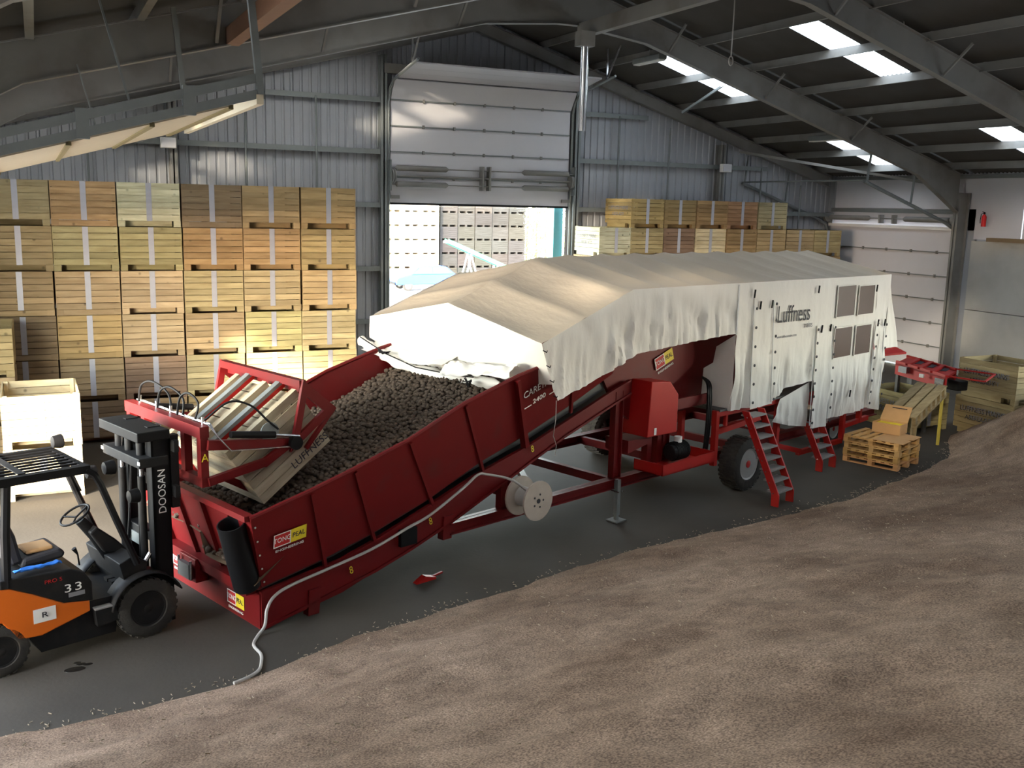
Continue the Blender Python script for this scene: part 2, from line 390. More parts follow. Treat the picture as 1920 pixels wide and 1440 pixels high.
# --- right wall: sectional door bay, concrete panels, white upper panels
wr = tag(struct(empty('wall_right', (XR, 10, 0))), 'side wall of grey concrete panels with white sheeting above', 'wall')
def wrbox(name, mt, y0, z0, y1, z1, x0=0., x1=.15, **k): return box(name, mt, x0, y0 - 10, z0, x1, y1 - 10, z1, wr, **k)
wrbox('wall_panel', M['doorpanel'], 22.5, 4.72, YG, 6.7, .06, .2)
wrbox('fascia_panel', M['doorpanel'], 23.1, 5.38, 28.35, 6.2, -.06, .05)
wrbox('end_panel', M['sheet'], 28.9, 0, YG, 6.6, -.02, .15); wrbox('end_panel', M['sheet'], 22.55, 0, 23.2, 5.4, .06, .16); wrbox('backing_panel', M['sheet'], YB, 0, -1.78, 4.5, .17, .25); wrbox('backing_panel', M['sheet'], 13.47, 0, 22.7, 4.5, .17, .25); portal('portal_added_opening', (XR, 5.85, 2.2), (-1, 0, 0), 15.25, 4.4)  # portal over the unseen opening added for light
wrbox('fascia_rail', M['rail'], 22.9, 5.22, 28.9, 5.36, -.12, .05)
y = 22.62
k = 0
while y > YB:
    y0 = max(y - 3.05, YB)
    if -2.2 < y0 < 11: y = y0; continue          # unseen opening added to light the machine and the grain
    for z0, z1 in ((0, 2.18), (2.2, 4.4)): wrbox('concrete_panel', M['concrete'], y0 + .01, z0, y - .01, z1, -.02, .18, bevel=.008)
    y = y0
wrbox('ledge_board', mat('brown_ledge', (.20, .14, .08), .8), 13.5, 4.4, 21.9, 4.52, -.22, .1)
for a, b in ((20.9, 22.6), (14.8, 20.86), (8.7, 14.76), (2.6, 8.66), (YB, 2.56)): wrbox('white_panel', M['doorpanel'], a, 4.45, b, 6.7, .05, .15)
wrbox('eaves_angle', M['rail'], YB, 6.36, 28.9, 6.48, -.06, .05)
for y in FRAMES[1:]:
    MB().box(-.52, y - 10 - .1, 0, -.49, y - 10 + .1, 5.7).box(-.52, y - 10 - .015, 0, -.03, y - 10 + .015, 5.9).box(-.06, y - 10 - .1, 0, -.03, y - 10 + .1, 5.9).build('column', M['steel'], wr)
e1 = empty('fire_extinguisher', (26.93, 22.1, 4.86))
tag(e1, 'small red fire extinguisher hung on the white panel above the ledge', 'extinguisher')
MB().lathe([(0, 0), (.075, 0), (.075, .3), (.05, .36), (.025, .38), (0, .38)], (0, 0, 0), (0, 0, 1), 14).build('cylinder', M['extred'], e1, True)
MB().box(-.02, -.02, .38, .02, .02, .44).bar((-.1, 0, .46), (.03, 0, .43), .02, .02).build('valve', M['black'], e1)
tube('hose', M['black'], [(0, .03, .42), (-.02, .1, .38), (-.03, .11, .2), (-.03, .1, .1)], .012, e1, 6)

# --- left wall with the open sectional doorway that lets the sun in
wl = tag(struct(empty('wall_left', (XL, 13.5, 0))), 'shed side wall with the wide sunlit door opening', 'wall')
for (y0, y1, z0, z1) in ((16.8, YG, 0, 7.05), (YB, 10.15, 0, 7.05), (10.15, 16.8, 4.75, 7.05)):
    box('wall_panel', M['sheet'], -.15, y0 - 13.5, z0, 0, y1 - 13.5, z1, wl)
portal('portal_side_door', (XL, 13.1, 2.37), (1, 0, 0), 7.4, 4.75)
wf = tag(struct(empty('wall_front', (RX, YB, 0))), 'closed end wall behind the viewpoint', 'wall')
MB().poly([(XL - RX, 0, 0), (XR - RX, 0, 0), (XR - RX, 0, zsheet(XR)), (0, 0, zsheet(RX)), (XL - RX, 0, zsheet(XL))]).build('wall_panel', M['sheet'], wf, solid=.1)
portal('portal_gable_door', (12.68, YG + .1, 2.65), (0, -1, 0), 6.1, 5.3)

# --- roof
ce = tag(struct(empty('ceiling', (RX, 10, 0))), 'pitched fibre-cement roof on steel rafters and purlins with skylights', 'ceiling')
PUR = [.45, 2.25, 4.05, 5.8, 7.55, 9.2, 10.75, 12.3, 13.8, 15.0]
def sheet(sgn, d0, d1, y0, y1, name, mt):
    k0, k1 = math.floor(y0 / .073), math.ceil(y1 / .073); n = k1 - k0; amp = .03      # corrugations share one phase
    def fn(u, v):
        k = k0 + int(round(u * n)); d = d0 + (d1 + .08 - d0) * v
        return (sgn * d, k * .073 - 10, 10.92 - slope(sgn) * d + amp * (1 if k % 2 else -1) - .012 * v)
    return MB().grid(fn, n, 1).build(name, mt, ce, True)
for bi, (ya, yb) in enumerate(zip(FRAMES[1:], FRAMES[:-1])):
    yb = YG + .1 if bi == 0 else yb
    yc = FRAMES[bi + 1] + 2.52
    for sgn in (-1, 1):
        dd = [0.] + PUR
        for ri in range(len(dd) - 1):
            d0, d1 = dd[ri], dd[ri + 1]
            if ri in (3, 4, 7, 8):
                sheet(sgn, d0, d1, ya, yc - .5, 'roof_sheet', M['roof']); sheet(sgn, d0, d1, yc + .5, yb, 'roof_sheet', M['roof'])
                sheet(sgn, d0, d1, yc - .5, yc + .5, 'skylight_sheet', M['skylight'])
            else: sheet(sgn, d0, d1, ya, yb, 'roof_sheet', M['roof'])
    for sgn in (-1, 1):
        for d in PUR[:-1]:
            z = 10.89 - slope(sgn) * d
            MB().box(sgn * d - .03, ya - 10, z - .2, sgn * d + .03, yb - 10, z).box(sgn * d - .03, ya - 10, z - .215, sgn * d + .09 * -sgn, yb - 10, z - .2).build('purlin', M['steel'], ce)
for fi, y in enumerate(FRAMES[:-1]):
    dep = .6 if fi else .36
    for sgn in (-1, 1):
        mb = MB(); E = 14.3; SLs = slope(sgn)
        zb0, zt0, zbE, ztE = 10.7 - dep, 10.7, 10.7 - dep - SLs * E, 10.7 - SLs * E
        if fi:   # web with apex and eaves haunches
            web = [(0, zt0), (E, ztE), (E, zbE - .6), (E - 1.9, zbE + SLs * 1.9 - .02), (2.3, zb0 - SLs * 2.3), (.3, zb0 - .42), (0, zb0 - .42)]
        else: web = [(0, zt0), (E, ztE), (E, zbE), (0, zb0)]
        mb.prism([(sgn * d, y - 10 - .012, z) for d, z in web], (0, .024, 0))
        bot = web[2:]
        for (da, za), (db, zb) in zip(bot[:-1] if fi else bot[:], bot[1:]):
            mb.hexa([(sgn * da, y - 10 - .1, za - .02), (sgn * da, y - 10 + .1, za - .02), (sgn * db, y - 10 + .1, zb - .02), (sgn * db, y - 10 - .1, zb - .02),
                     (sgn * da, y - 10 - .1, za), (sgn * da, y - 10 + .1, za), (sgn * db, y - 10 + .1, zb), (sgn * db, y - 10 - .1, zb)])
        mb.hexa([(0, y - 10 - .1, zt0 - .02), (0, y - 10 + .1, zt0 - .02), (sgn * E, y - 10 + .1, ztE - .02), (sgn * E, y - 10 - .1, ztE - .02),
                 (0, y - 10 - .1, zt0), (0, y - 10 + .1, zt0), (sgn * E, y - 10 + .1, ztE), (sgn * E, y - 10 - .1, ztE)])
        mb.build('rafter', M['steel'], ce)
        if fi:
            for d in PUR[1:-1]:
                bar('purlin_cleat', M['steel'], (sgn * d, y - 10 - .06, 10.7 - SLs * d - .02), (sgn * d, y - 10 - .06, 10.7 - SLs * d + .2), .1, .03, ce)
            for d in (3.0, 6.3, 9.6):
                bar('knee_brace', M['steel'], (sgn * d, y - 10 - .05, 10.15 - SLs * d), (sgn * (d + .02), y - 10 - .75, 10.75 - SLs * d), .05, .05, ce)
bar('ridge_beam', M['steel'], (.35, 4.6 - 10, 9.55), (.35, 22.9 - 10, 9.55), .2, .34, ce)
for ya, yb in zip(FRAMES[2:5], FRAMES[1:4]):
    bar('tie_beam', M['brownsteel'], (-9.35, ya - 10, 7.72), (-9.35, yb - 10 - (0 if yb < 17 else 6.0), 7.72), .2, .26, ce) if yb < 17 else None
    bar('tie_beam', M['steel'], (9.35, ya - 10, 7.78), (9.35, yb - 10, 7.78), .16, .2, ce) if yb < 17 else None
bar('gable_brace', M['rail'], (6.4, 27 - 10, 8.2), (6.9, 25.3 - 10, 9.05), .07, .07, ce)
bar('roof_brace', M['steel'], (10.0, 28.6 - 10, 7.2), (14.0, 23.1 - 10, 6.1), .09, .09, ce)

# --- gable door: sections raised above the doorway
d1 = tag(struct(empty('door_1', (12.67, 28.88, 5.18))), 'raised white sectional door above the sunlit back doorway', 'door')
def section(parent, p0, p1, half, nrm, name='door_section', strip=True):
    """one panel between two heights given as (y,z) pairs"""
    y0, z0 = p0; y1, z1 = p1
    d = Vector((0, y1 - y0, z1 - z0)).normalized(); n = Vector((0, nrm[0], nrm[1])).normalized() * .05
    A = [Vector((-half, y0, z0)), Vector((half, y0, z0)), Vector((half, y1, z1)) - d * .012, Vector((-half, y1, z1)) - d * .012]
    o = MB().prism(A, -n).build(name, M['doorpanel'], parent, bevel=.006)
    if strip:
        st = Vector((0, y1, z1)) + n * .5
        MB().bar(st + Vector((-half, 0, 0)), st + Vector((half, 0, 0)), .05, .035).build('hinge_strip', M['rail'], o)
        for hx in (-2.0, -1.0, 0, 1.0, 2.0): MB().box(hx - .03, st.y - .05, st.z - .05, hx + .03, st.y + .01, st.z + .05).build('hinge', M['steel'], o)
    return o
for k in range(4): section(d1, (0, .75 * k), (0, .75 * (k + 1)), 3.03, (-1, 0))
section(d1, (-.03, 3.0), (-.42, 3.55), 3.03, (-1, -.7), strip=False)
zz = [(-.45, 3.58), (-.95, 3.66), (-1.45, 3.74), (-1.95, 3.82)]
for (a, b) in zip(zz, zz[1:]): section(d1, a, b, 3.03, (-.15, -1), strip=False)
for sx in (-1, 1):
    tube('track', M['rail'], [(sx * 3.1, -.05, -5.1), (sx * 3.1, -.05, 2.9), (sx * 3.1, -.2, 3.3), (sx * 3.1, -.5, 3.5), (sx * 3.1, -2.6, 3.85)], .04, d1, 6)
    bar('track_hanger', M['chrome'], (sx * 3.1, -2.1, 3.8), (sx * 3.1, -2.1, 4.75), .05, .05, d1)
    bar('track_hanger', M['chrome'], (sx * 3.1, -2.1, 3.8), (sx * 3.1 - sx * .0, -2.9, 4.8), .05, .05, d1)
    for z in (.55, 1.02):
        MB().lathe([(.03, 0), (.085, .05), (.085, 1.62), (.03, 1.7)], (sx * 2.95, -.22, z), (-sx, 0, 0), 12).build('spring', M['steel'], d1, True)
    MB().lathe([(.02, 0), (.2, .01), (.2, .05), (.12, .06), (.2, .07), (.2, .11), (.02, .12)], (sx * 3.08, -.22, .78), (-sx, 0, 0), 18).build('cable_drum', M['steel'], d1, True)
    box('end_plate', M['rail'], sx * 3.12 - .02, -.35, .35, sx * 3.12 + .02, 0, 1.25, d1)
    box('bottom_bracket', M['steel'], sx * 2.9 - .13, -.12, .12, sx * 2.9 + .13, -.05, .22, d1)
for z, r in ((.55, .018), (1.02, .018), (.79, .03)): tube('shaft', M['steel'], [(-3.1, -.22, z), (3.1, -.22, z)], r, d1, 8)
for x in (-.12, .12): box('centre_bearing', M['steel'], x - .025, -.32, .42, x + .025, -.05, 1.15, d1)
box('bottom_seal', M['black'], -3.03, -.05, -.06, 3.03, .04, 0, d1)

# --- right-hand sectional door, closed
d2 = tag(struct(empty('door_2', (27.02, 26.05, 0))), 'closed white sectional door in the side wall behind the covered machine', 'door')
for k in range(6):
    z0, z1 = .04 + .785 * k, .04 + .785 * (k + 1)
    o = box('door_section', M['doorpanel'], 0, -2.85, z0, .06, 2.85, z1 - .012, d2, bevel=.006)
    bar('hinge_strip', M['rail'], (-.02, -2.85, z1), (-.02, 2.85, z1), .04, .035, o)
    for hy in (-2.2, -1.1, 0, 1.1, 2.2): box('hinge', M['steel'], -.06, hy - .03, z1 - .05, .0, hy + .03, z1 + .05, o)
for sy_ in (-1, 1):
    tube('track', M['rail'], [(-.06, sy_ * 2.92, 0), (-.06, sy_ * 2.92, 4.4), (-.2, sy_ * 2.92, 4.75), (-.6, sy_ * 2.92, 4.95), (-4.2, sy_ * 2.92, 6.15)], .055, d2, 6)
    bar('track_hanger', M['rail'], (-4.1, sy_ * 2.92, 6.1), (-4.0, sy_ * 2.92, 7.1), .06, .05, d2)
    bar('track_hanger', M['rail'], (-2.2, sy_ * 2.92, 5.5), (-2.1, sy_ * 2.92, 6.6), .05, .05, d2)
    MB().lathe([(.03, 0), (.09, .05), (.09, 1.9), (.03, 2.)], (-.15, sy_ * 2.75, 5.02), (0, -sy_, 0), 12).build('spring', M['steel'], d2, True)
    MB().lathe([(.02, 0), (.17, .01), (.17, .12), (.02, .13)], (-.15, sy_ * 2.95, 5.02), (0, -sy_, 0), 16).build('cable_drum', M['steel'], d2, True)
tube('shaft', M['steel'], [(-.15, -2.95, 5.02), (-.15, 2.95, 5.02)], .022, d2, 8)
for hy in (-.3, .3): box('centre_bearing', M['steel'], -.2, hy - .03, 4.85, .02, hy + .03, 5.15, d2)
tube('tie_rod', M['rail'], [(-4.15, -2.92, 6.18), (-4.15, 2.92, 6.18)], .03, d2, 6)
box('top_rail', M['white'], -.08, -2.9, 4.70, .04, 2.9, 4.80, d2)

# --- the side door lifted under the roof on the sunny side
d3 = tag(struct(empty('door_3', (XL, 13.45, 4.8))), 'lifted side door panels hanging on sloping tracks under the roof', 'door')
zt = lambda x: .12 + .28 * x
for k in range(5):
    xa, xb = .45 + .78 * k, .45 + .78 * (k + 1) - .02
    MB().prism([(xa, -2.65, zt(xa)), (xb, -2.65, zt(xb)), (xb, 2.85, zt(xb)), (xa, 2.85, zt(xa))], (-.28 * .05, 0, .05)).build('door_section', M['cream'], d3)
    MB().bar((xb, -2.65, zt(xb) - .005), (xb, 2.85, zt(xb) - .005), .05, .045).build('hinge_strip', M['olive'], d3)
for sy_ in (-1, 1):
    for off in (.06, .22): bar('track', M['rail'], (.2, sy_ * 2.75, zt(.2) + off), (4.6, sy_ * 2.75, zt(4.6) + off), .05, .09, d3)
    for x in (.9, 1.9, 2.9, 3.9): box('track_clip', M['rail'], x - .06, sy_ * 2.75 - .05, zt(x) + .0, x + .06, sy_ * 2.75 + .05, zt(x) + .29, d3)
    bar('track_hanger', M['rail'], (4.62, sy_ * 2.75, zt(4.62)), (4.45, sy_ * 2.75 - .1, zt(4.62) + 1.75), .07, .07, d3)
    bar('track_hanger', M['rail'], (3.35, sy_ * 2.75, zt(3.35) + .2), (3.1, sy_ * 2.75, zt(3.35) + 1.2), .03, .02, d3)
bar('end_channel', M['cream'], (4.6, -2.8, zt(4.6)), (4.6, 2.8, zt(4.6)), .07, .1, d3)

# --- fittings hung from the roof
f = empty('flue_pipe', (12.3, 22.0, 7.03)); tag(f, 'shiny steel flue pipe hanging below the roof ridge', 'pipe')
MB().lathe([(.09, 0), (.1, 0), (.1, 1.0), (.104, 1.0), (.104, 1.03), (.1, 1.03), (.1, 2.0), (.104, 2.0), (.09, 2.02)], (0, 0, 0), (0, 0, 1), 20).build('duct', M['silver'], f, True)
MB().box(-.2, -.15, 2.0, .2, .15, 2.35).build('bracket', M['steel'], f)
for i, (x, y, zt_, zb_, loop) in enumerate(((14.42, 19.0, 10.15, 8.62, True), (17.53, 17.0, 9.25, 9.05, False))):
    h = empty('hanging_chain', (x, y, zb_)); tag(h, ('thin chain with a ring at its end hanging from the roof' if loop else 'short dark chain end dangling near the big rafter'), 'chain')
    tube('chain', M['cable'], [(0, 0, 0), (.01, 0, .6 * (zt_ - zb_)), (0, 0, zt_ - zb_ + .3)], .014, h, 6)
    if loop: tube('ring', M['cable'], [(.06 * math.sin(a), 0, -.1 + .1 * math.cos(a)) for a in [k * math.pi / 8 for k in range(17)]], .012, h, 6)
    else: MB().lathe([(0, 0), (.03, 0), (.03, .25), (0, .25)], (0, 0, -.25), (0, 0, 1), 8).build('hook', M['steeldark'], h, True)
for i, (x, y, z, lab) in enumerate(((16.1, 25.0, 9.36, 'grey strip light hanging below the skylight nearest the ridge'), (22.9, 25.0, 7.5, 'grey strip light hanging below the low skylights over the side door'))):
    h = empty('strip_light', (x, y, z)); tag(h, lab, 'light fitting')
    MB().box(-.14, -.7, -.05, .14, .7, .1).build('housing', M['rail'], h, bevel=.02)
    MB().box(-.1, -.68, -.08, .1, .68, -.05).build('diffuser', M['white'], h)
    tube('stem', M['steel'], [(0, 0, .1), (0, 0, zsheet(x) - z - .15)], .012, h, 6)
for (x, lab) in ((3.3, 'white junction box on the gable stanchion above the tall crate stack'), (21.75, 'white junction box on the gable stanchion above the low crate stack')):
    h = empty('junction_box', (x, YG - .5, 6.62)); tag(h, lab, 'box')
    MB().box(-.2, -.1, -.14, .2, .06, .14).build('casing', M['white'], h, bevel=.015)
    MB().box(-.18, -.12, -.12, .18, -.1, .12).build('cover', M['doorpanel'], h)
# ------------------------------------------------------------------ potato crates
CW, CD, CP, SK = 1.235, 1.62, .9137, .125
BH = (CP - SK) / 6
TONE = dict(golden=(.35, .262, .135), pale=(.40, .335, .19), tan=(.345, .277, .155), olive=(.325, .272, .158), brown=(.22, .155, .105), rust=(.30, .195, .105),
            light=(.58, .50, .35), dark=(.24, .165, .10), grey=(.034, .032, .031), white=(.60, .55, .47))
def board_mesh(L, along, th=.022):
    h = BH - .011
    return (MB().box(-L / 2, -th / 2, 0, L / 2, th / 2, h) if along == 'x' else MB().box(-th / 2, -L / 2, 0, th / 2, L / 2, h)).mesh('board', M['wood' if along == 'x' else 'wood_y'])
ME = dict(bx=board_mesh(CW - .006, 'x'), by=board_mesh(CD - .05, 'y'),
          post=MB().box(-.035, -.035, 0, .035, .035, CP - SK).mesh('corner_post', M['wood_v']),
          strap=MB().box(-.055, -.003, -.004, .055, .003, CP - SK - .01).mesh('strap', M['strap']),
          block=MB().box(-.07, -.06, 0, .07, .06, SK - .003).mesh('foot_block', M['wood']),
          beam=MB().box(-CW / 2 + .15, -.02, .0, CW / 2 - .15, .02, SK - .012).mesh('skid_beam', M['wood']),
          fullbeam=MB().box(-CW / 2 + .02, -.02, .0, CW / 2 - .02, .02, SK - .012).mesh('skid_beam', M['wood']),
          runner=MB().box(-.05, -CD / 2 + .25, 0, .05, CD / 2 - .25, SK - .003).mesh('runner', M['wood_y']),
          floor=MB().box(-CW / 2 + .02, -CD / 2 + .02, SK, CW / 2 - .02, CD / 2 - .02, SK + .02).mesh('base_panel', M['wood']),
          spanel=MB().box(-.011, -CD / 2 + .03, SK, .011, CD / 2 - .03, CP - .008).mesh('side_panel', M['wood_y']),
          bpanel=MB().box(-CW / 2, -.011, SK, CW / 2, .011, CP - .008).mesh('back_panel', M['wood']))
def crate_proto(level, full=False):
    t = empty('potato_crate')
    def P(me, x, y, z): return link(ME[me].name, ME[me], t, loc=(x, y, z))
    for k in range(6): P('bx', 0, -CD / 2 + .011, SK + BH * k)
    P('strap', 0, -CD / 2 - .004, SK)
    for sx in (-1, 1): P('block', sx * (CW / 2 - .07), -CD / 2 + .06, 0)
    P('fullbeam' if full else 'beam', 0, -CD / 2 + (.03 if full else .3), .004)
    P('floor', 0, 0, 0)
    for sx in (-1, 0, 1): P('runner', sx * (CW / 2 - .07), .13 if sx else .2, 0)
    if level == 1:
        for sx in (-1, 1): P('spanel', sx * (CW / 2 - .012), 0, 0)
        P('bpanel', 0, CD / 2 - .011, 0)
    else:
        for sx in (-1, 1):
            for k in range(6): P('by', sx * (CW / 2 - .014), 0, SK + BH * k)
            for sy_ in (-1, 1): P('post', sx * (CW / 2 - .07), sy_ * (CD / 2 - .062), SK)
        for k in range(6): P('bx', 0, CD / 2 - .011, SK + BH * k)
    return t
PROTO = {1: crate_proto(1), 'f': crate_proto(1, True), 2: crate_proto(2)}
plain = MB()
for k in range(6):
    z0, z1 = SK + BH * k, SK + BH * (k + 1) - .007
    plain.box(-CW / 2, -CD / 2, z0, CW / 2, -CD / 2 + .022, z1).box(-CW / 2, CD / 2 - .022, z0, CW / 2, CD / 2, z1)
    for sx in (-1, 1): plain.box(sx * (CW / 2 - .011) - .011, -CD / 2 + .022, z0, sx * (CW / 2 - .011) + .011, CD / 2 - .022, z1)
plain.box(-CW / 2 + .02, -CD / 2 + .02, SK, CW / 2 - .02, CD / 2 - .02, SK + .02)
for sx in (-1, 0, 1): plain.box(sx * (CW / 2 - .07) - .06, -CD / 2, 0, sx * (CW / 2 - .07) + .06, CD / 2, SK)
PLAIN = plain.mesh('potato_crate', M['wood'])
USED = set()
def crate(level, loc, rz, tone, label, group, parent=None, name='potato_crate'):
    col = tuple(v * RND.uniform(.93, 1.07) for v in TONE[tone]) + (1,)
    if level == 0: o = link(name, PLAIN); o.color = col
    elif level not in USED:
        USED.add(level); o = PROTO[level]; o.color = col
        for ch in o.children: ch.color = col
    else: o = copy_tree(PROTO[level], None, col)
    o.location = loc; o.rotation_euler = (0, 0, rz)
    return tag(o, label, 'crate', group)
WORDS = dict(golden='golden', pale='pale', tan='tan', olive='greenish', brown='brown', rust='orange-brown', light='light', dark='dark', grey='weathered grey', white='whitish')
# tall stack beside the doorway: six columns, six rows
DA = -.02996
TOWER = ['olive golden light brown golden golden', 'olive olive tan rust golden golden', 'tan tan pale olive olive pale',  # topmost light crate has its sun patch put into the tone
         'dark golden olive olive pale pale', 'dark golden brown pale pale pale', 'dark brown tan golden golden pale']  # dark leftmost column: the stack's shade gradient put into the tone
for r in range(6):
    for k in range(6):
        tone = TOWER[r].split()[k]
        s0 = 1.26 * (k - 1) + .63 + RND.uniform(-.012, .012)
        p = Vector((.249, 22.22)) + Vector((math.cos(DA), math.sin(DA))) * s0 + Vector((-math.sin(DA), math.cos(DA))) * (CD / 2 + RND.uniform(-.015, .02))
        lv = 'f' if (r, k) in ((0, 1), (0, 3), (2, 0), (2, 1), (3, 0), (3, 1)) else 1
        crate(lv, (p.x, p.y, CP * (5 - r)), DA + RND.uniform(-.006, .006), tone,
              '%s pine crate, %s from top in %s column from doorway of the tall stack' % (WORDS[tone], ORD[r] if r else 'topmost', ORD[5 - k]), 'crates in the tall stack behind the forklift')
# low stack along the gable, right of the doorway
Y2 = 27.08 + CD / 2
colx = [15.9 + .63] + [17.05 + 1.26 * k + .625 for k in range(5)] + [23.4 + .63, 24.65 + .63]
hts = [5, 6, 6, 6, 6, 6, 5, 5]
tones = {5: 'golden rust rust rust olive'.split(), 4: 'white tan brown light rust tan tan tan'.split(), 3: 'tan tan brown tan tan tan brown rust'.split()}
side_text = []
for k, x in enumerate(colx):
    for r in range(hts[k]):
        if r == 5: tone = tones[5][k - 1]
        elif r in tones: tone = tones[r][k]
        else: tone = 'tan'
        vis = r >= 4 or (r == 3 and k >= 6)
        lv = 0 if not vis else (2 if (k == 0 or (k == 1 and r == 5)) else 1)
        o = crate(lv, (x + RND.uniform(-.01, .01), Y2 + RND.uniform(0, .05), CP * r), RND.uniform(-.008, .008), tone,
              '%s crate, %s from top in %s column from doorway of the low gable stack' % (WORDS[tone], ORD[hts[k] - 1 - r] if hts[k] - 1 - r else 'topmost', ORD[k]),
              'crates stacked along the gable beside the doorway')
        if lv == 2: side_text.append(o)
for o in side_text:
    text('lettering', 'LUFFNESS MAINS', .17, M['inkgrey'], (-CW / 2 - .004, 0, .62), (0, -1, 0), (0, 0, 1), o, True, sx=.95)
    text('lettering', 'ABERLADY', .15, M['inkgrey'], (-CW / 2 - .004, 0, .42), (0, -1, 0), (0, 0, 1), o, True)
# sunlit pair behind the forklift and the edge stack
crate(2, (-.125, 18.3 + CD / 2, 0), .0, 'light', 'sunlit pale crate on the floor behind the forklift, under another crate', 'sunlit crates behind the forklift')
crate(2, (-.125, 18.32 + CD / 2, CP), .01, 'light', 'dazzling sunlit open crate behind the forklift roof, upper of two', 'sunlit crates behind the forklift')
for r in range(3): crate(1, (-1.15, 20.35 + CD / 2, CP * r), 0, 'tan', '%s tan crate of the stack cut by the photo edge, behind the sunlit pair' % ('bottom', 'middle', 'top')[r], 'crates at the photo edge')
# lettered crates half buried in grain and the weathered pair beside them
for r in range(2):
    o = crate(2, (20.05 + CW / 2, 15.1 + CD / 2, CP * r), .0, 'olive', ('lower lettered crate partly buried by the grain heap', 'upper lettered crate standing beside the grain heap')[r], 'lettered crates beside the grain')
    text('lettering', 'LUFFNESS MAINS', .17, M['ink'], (-CW / 2 - .004, .05, .60), (0, -1, 0), (0, 0, 1), o, True, sx=.95)
    text('lettering', 'ABERLADY', .15, M['ink'], (-CW / 2 - .004, .12, .40), (0, -1, 0), (0, 0, 1), o, True)
crate(2, (18.75 + CW / 2, 16.85 + CD / 2, 0), .0, 'tan', 'dusty low crate standing under the red outfeed conveyor', 'lettered crates beside the grain')
crate(2, (17.3 + CW / 2, 18.4 + CD / 2, 0), .0, 'brown', 'dark crate on the floor behind the ramp and white cover', 'lettered crates beside the grain')
# ------------------------------------------------------------------ grain heap and floor marks
EDGE = [(-8, 9.9), (-.6, 9.96), (1.9, 10.33), (3.2, 10.85), (5.09, 11.46), (8.14, 12.27), (11.83, 12.85), (14.2, 13.45), (15.9, 14.0), (17.6, 14.7), (19.3, 16.1), (20.3, 16.6), (22, 17.3), (30, 19.5)]
def edge_y(x):
    for (xa, ya), (xb, yb) in zip(EDGE, EDGE[1:]):
        if xa <= x <= xb: return ya + (yb - ya) * (x - xa) / (xb - xa)
    return EDGE[-1][1]
def grain_h(x, y):
    d = (edge_y(x) - y) * .93 + .12 * noise.noise((x * .8, y * .8, 0)) + .05 * noise.noise((x * 3, y * 3, 4))
    sl = .27 + .36 * max(0, min(1, (x - 16.5) / 3))
    h = sl * d if d > 0 else d * .6
    h = min(h, 3.0) if h < 1.6 else 1.6 + (1 - math.exp(-(h - 1.6) / 1.0)) * 1.0
    h = h if x < 20.9 else h * max(-.3, 1 - (x - 20.9) / 2.6)  # unseen end of the heap lowered so light from the added opening passes
    if d > 0:
        f = min(1, d / .6)
        h += f * (.09 * noise.noise((x * .45, y * .9, 2)) + .035 * noise.noise((x * 1.6, y * 2.4, 7)) + .012 * noise.noise((x * 5, y * 5, 1)))
        # shallow scrape ridges following the heap
        h += f * .035 * max(0, noise.noise((x * .35 + y * .1, y * 1.9 - x * .62, 9)))
    return h
NX, NY = 300, 190
def gfn(u, v):
    x = -2.38 + 28.8 * u; y1 = edge_y(x) + .35; y0 = -6.5; w = v ** .62
    y = y0 + (y1 - y0) * w
    return (x, y, max(-.12, grain_h(x, y)))
g = MB().grid(gfn, NX, NY).build('grain_heap', M['grain'], None, True)
g.name = 'grain_heap'; tag(g, 'wide sloping heap of brown grain filling the foreground', 'grain', kind='stuff')
# loose husks and straw on the heap and along its toe
sm = MB(); rg = random.Random(5)
for i in range(1500):
    x = rg.uniform(-1.5, 19); ey = edge_y(x)
    y = ey + (rg.gauss(.06, .1) if i < 450 else -abs(rg.gauss(0, 3.2)))
    z = max(0, grain_h(x, y)) + .004; a = rg.uniform(0, math.pi); L = rg.uniform(.006, .022); w = rg.uniform(.0015, .003)
    dx, dy = math.cos(a) * L, math.sin(a) * L
    sm.hexa([(x - dx - dy * w / L, y - dy + dx * w / L, z), (x - dx + dy * w / L, y - dy - dx * w / L, z), (x + dx + dy * w / L, y + dy - dx * w / L, z), (x + dx - dy * w / L, y + dy + dx * w / L, z),
             (x - dx - dy * w / L, y - dy + dx * w / L, z + .006), (x - dx + dy * w / L, y - dy - dx * w / L, z + .006), (x + dx + dy * w / L, y + dy - dx * w / L, z + .01), (x + dx - dy * w / L, y + dy + dx * w / L, z + .01)])
tag(sm.build('straw_bits', mat('pale_straw', (.36, .29, .21), .9)), 'pale straw bits and husks scattered over the grain', 'straw', kind='stuff')
ob = MB()
for (x, y, r1, r2) in ((.1, 11.29, .11, .06), (.17, 11.4, .05, .03), (.24, 11.37, .05, .03), (.13, 11.45, .04, .025)):
    ob.lathe([(0, .004), (1, .003), (1.02, .0)], (0, 0, 0), (0, 0, 1), 18)
    for k in range(len(ob.v) - 54, len(ob.v)): vx, vy, vz = ob.v[k]; ob.v[k] = (x + vx * r1, y + vy * r2, vz)
tag(ob.build('oil_stain', M['oil'], fl), 'dark oil spots on the floor beside the forklift')
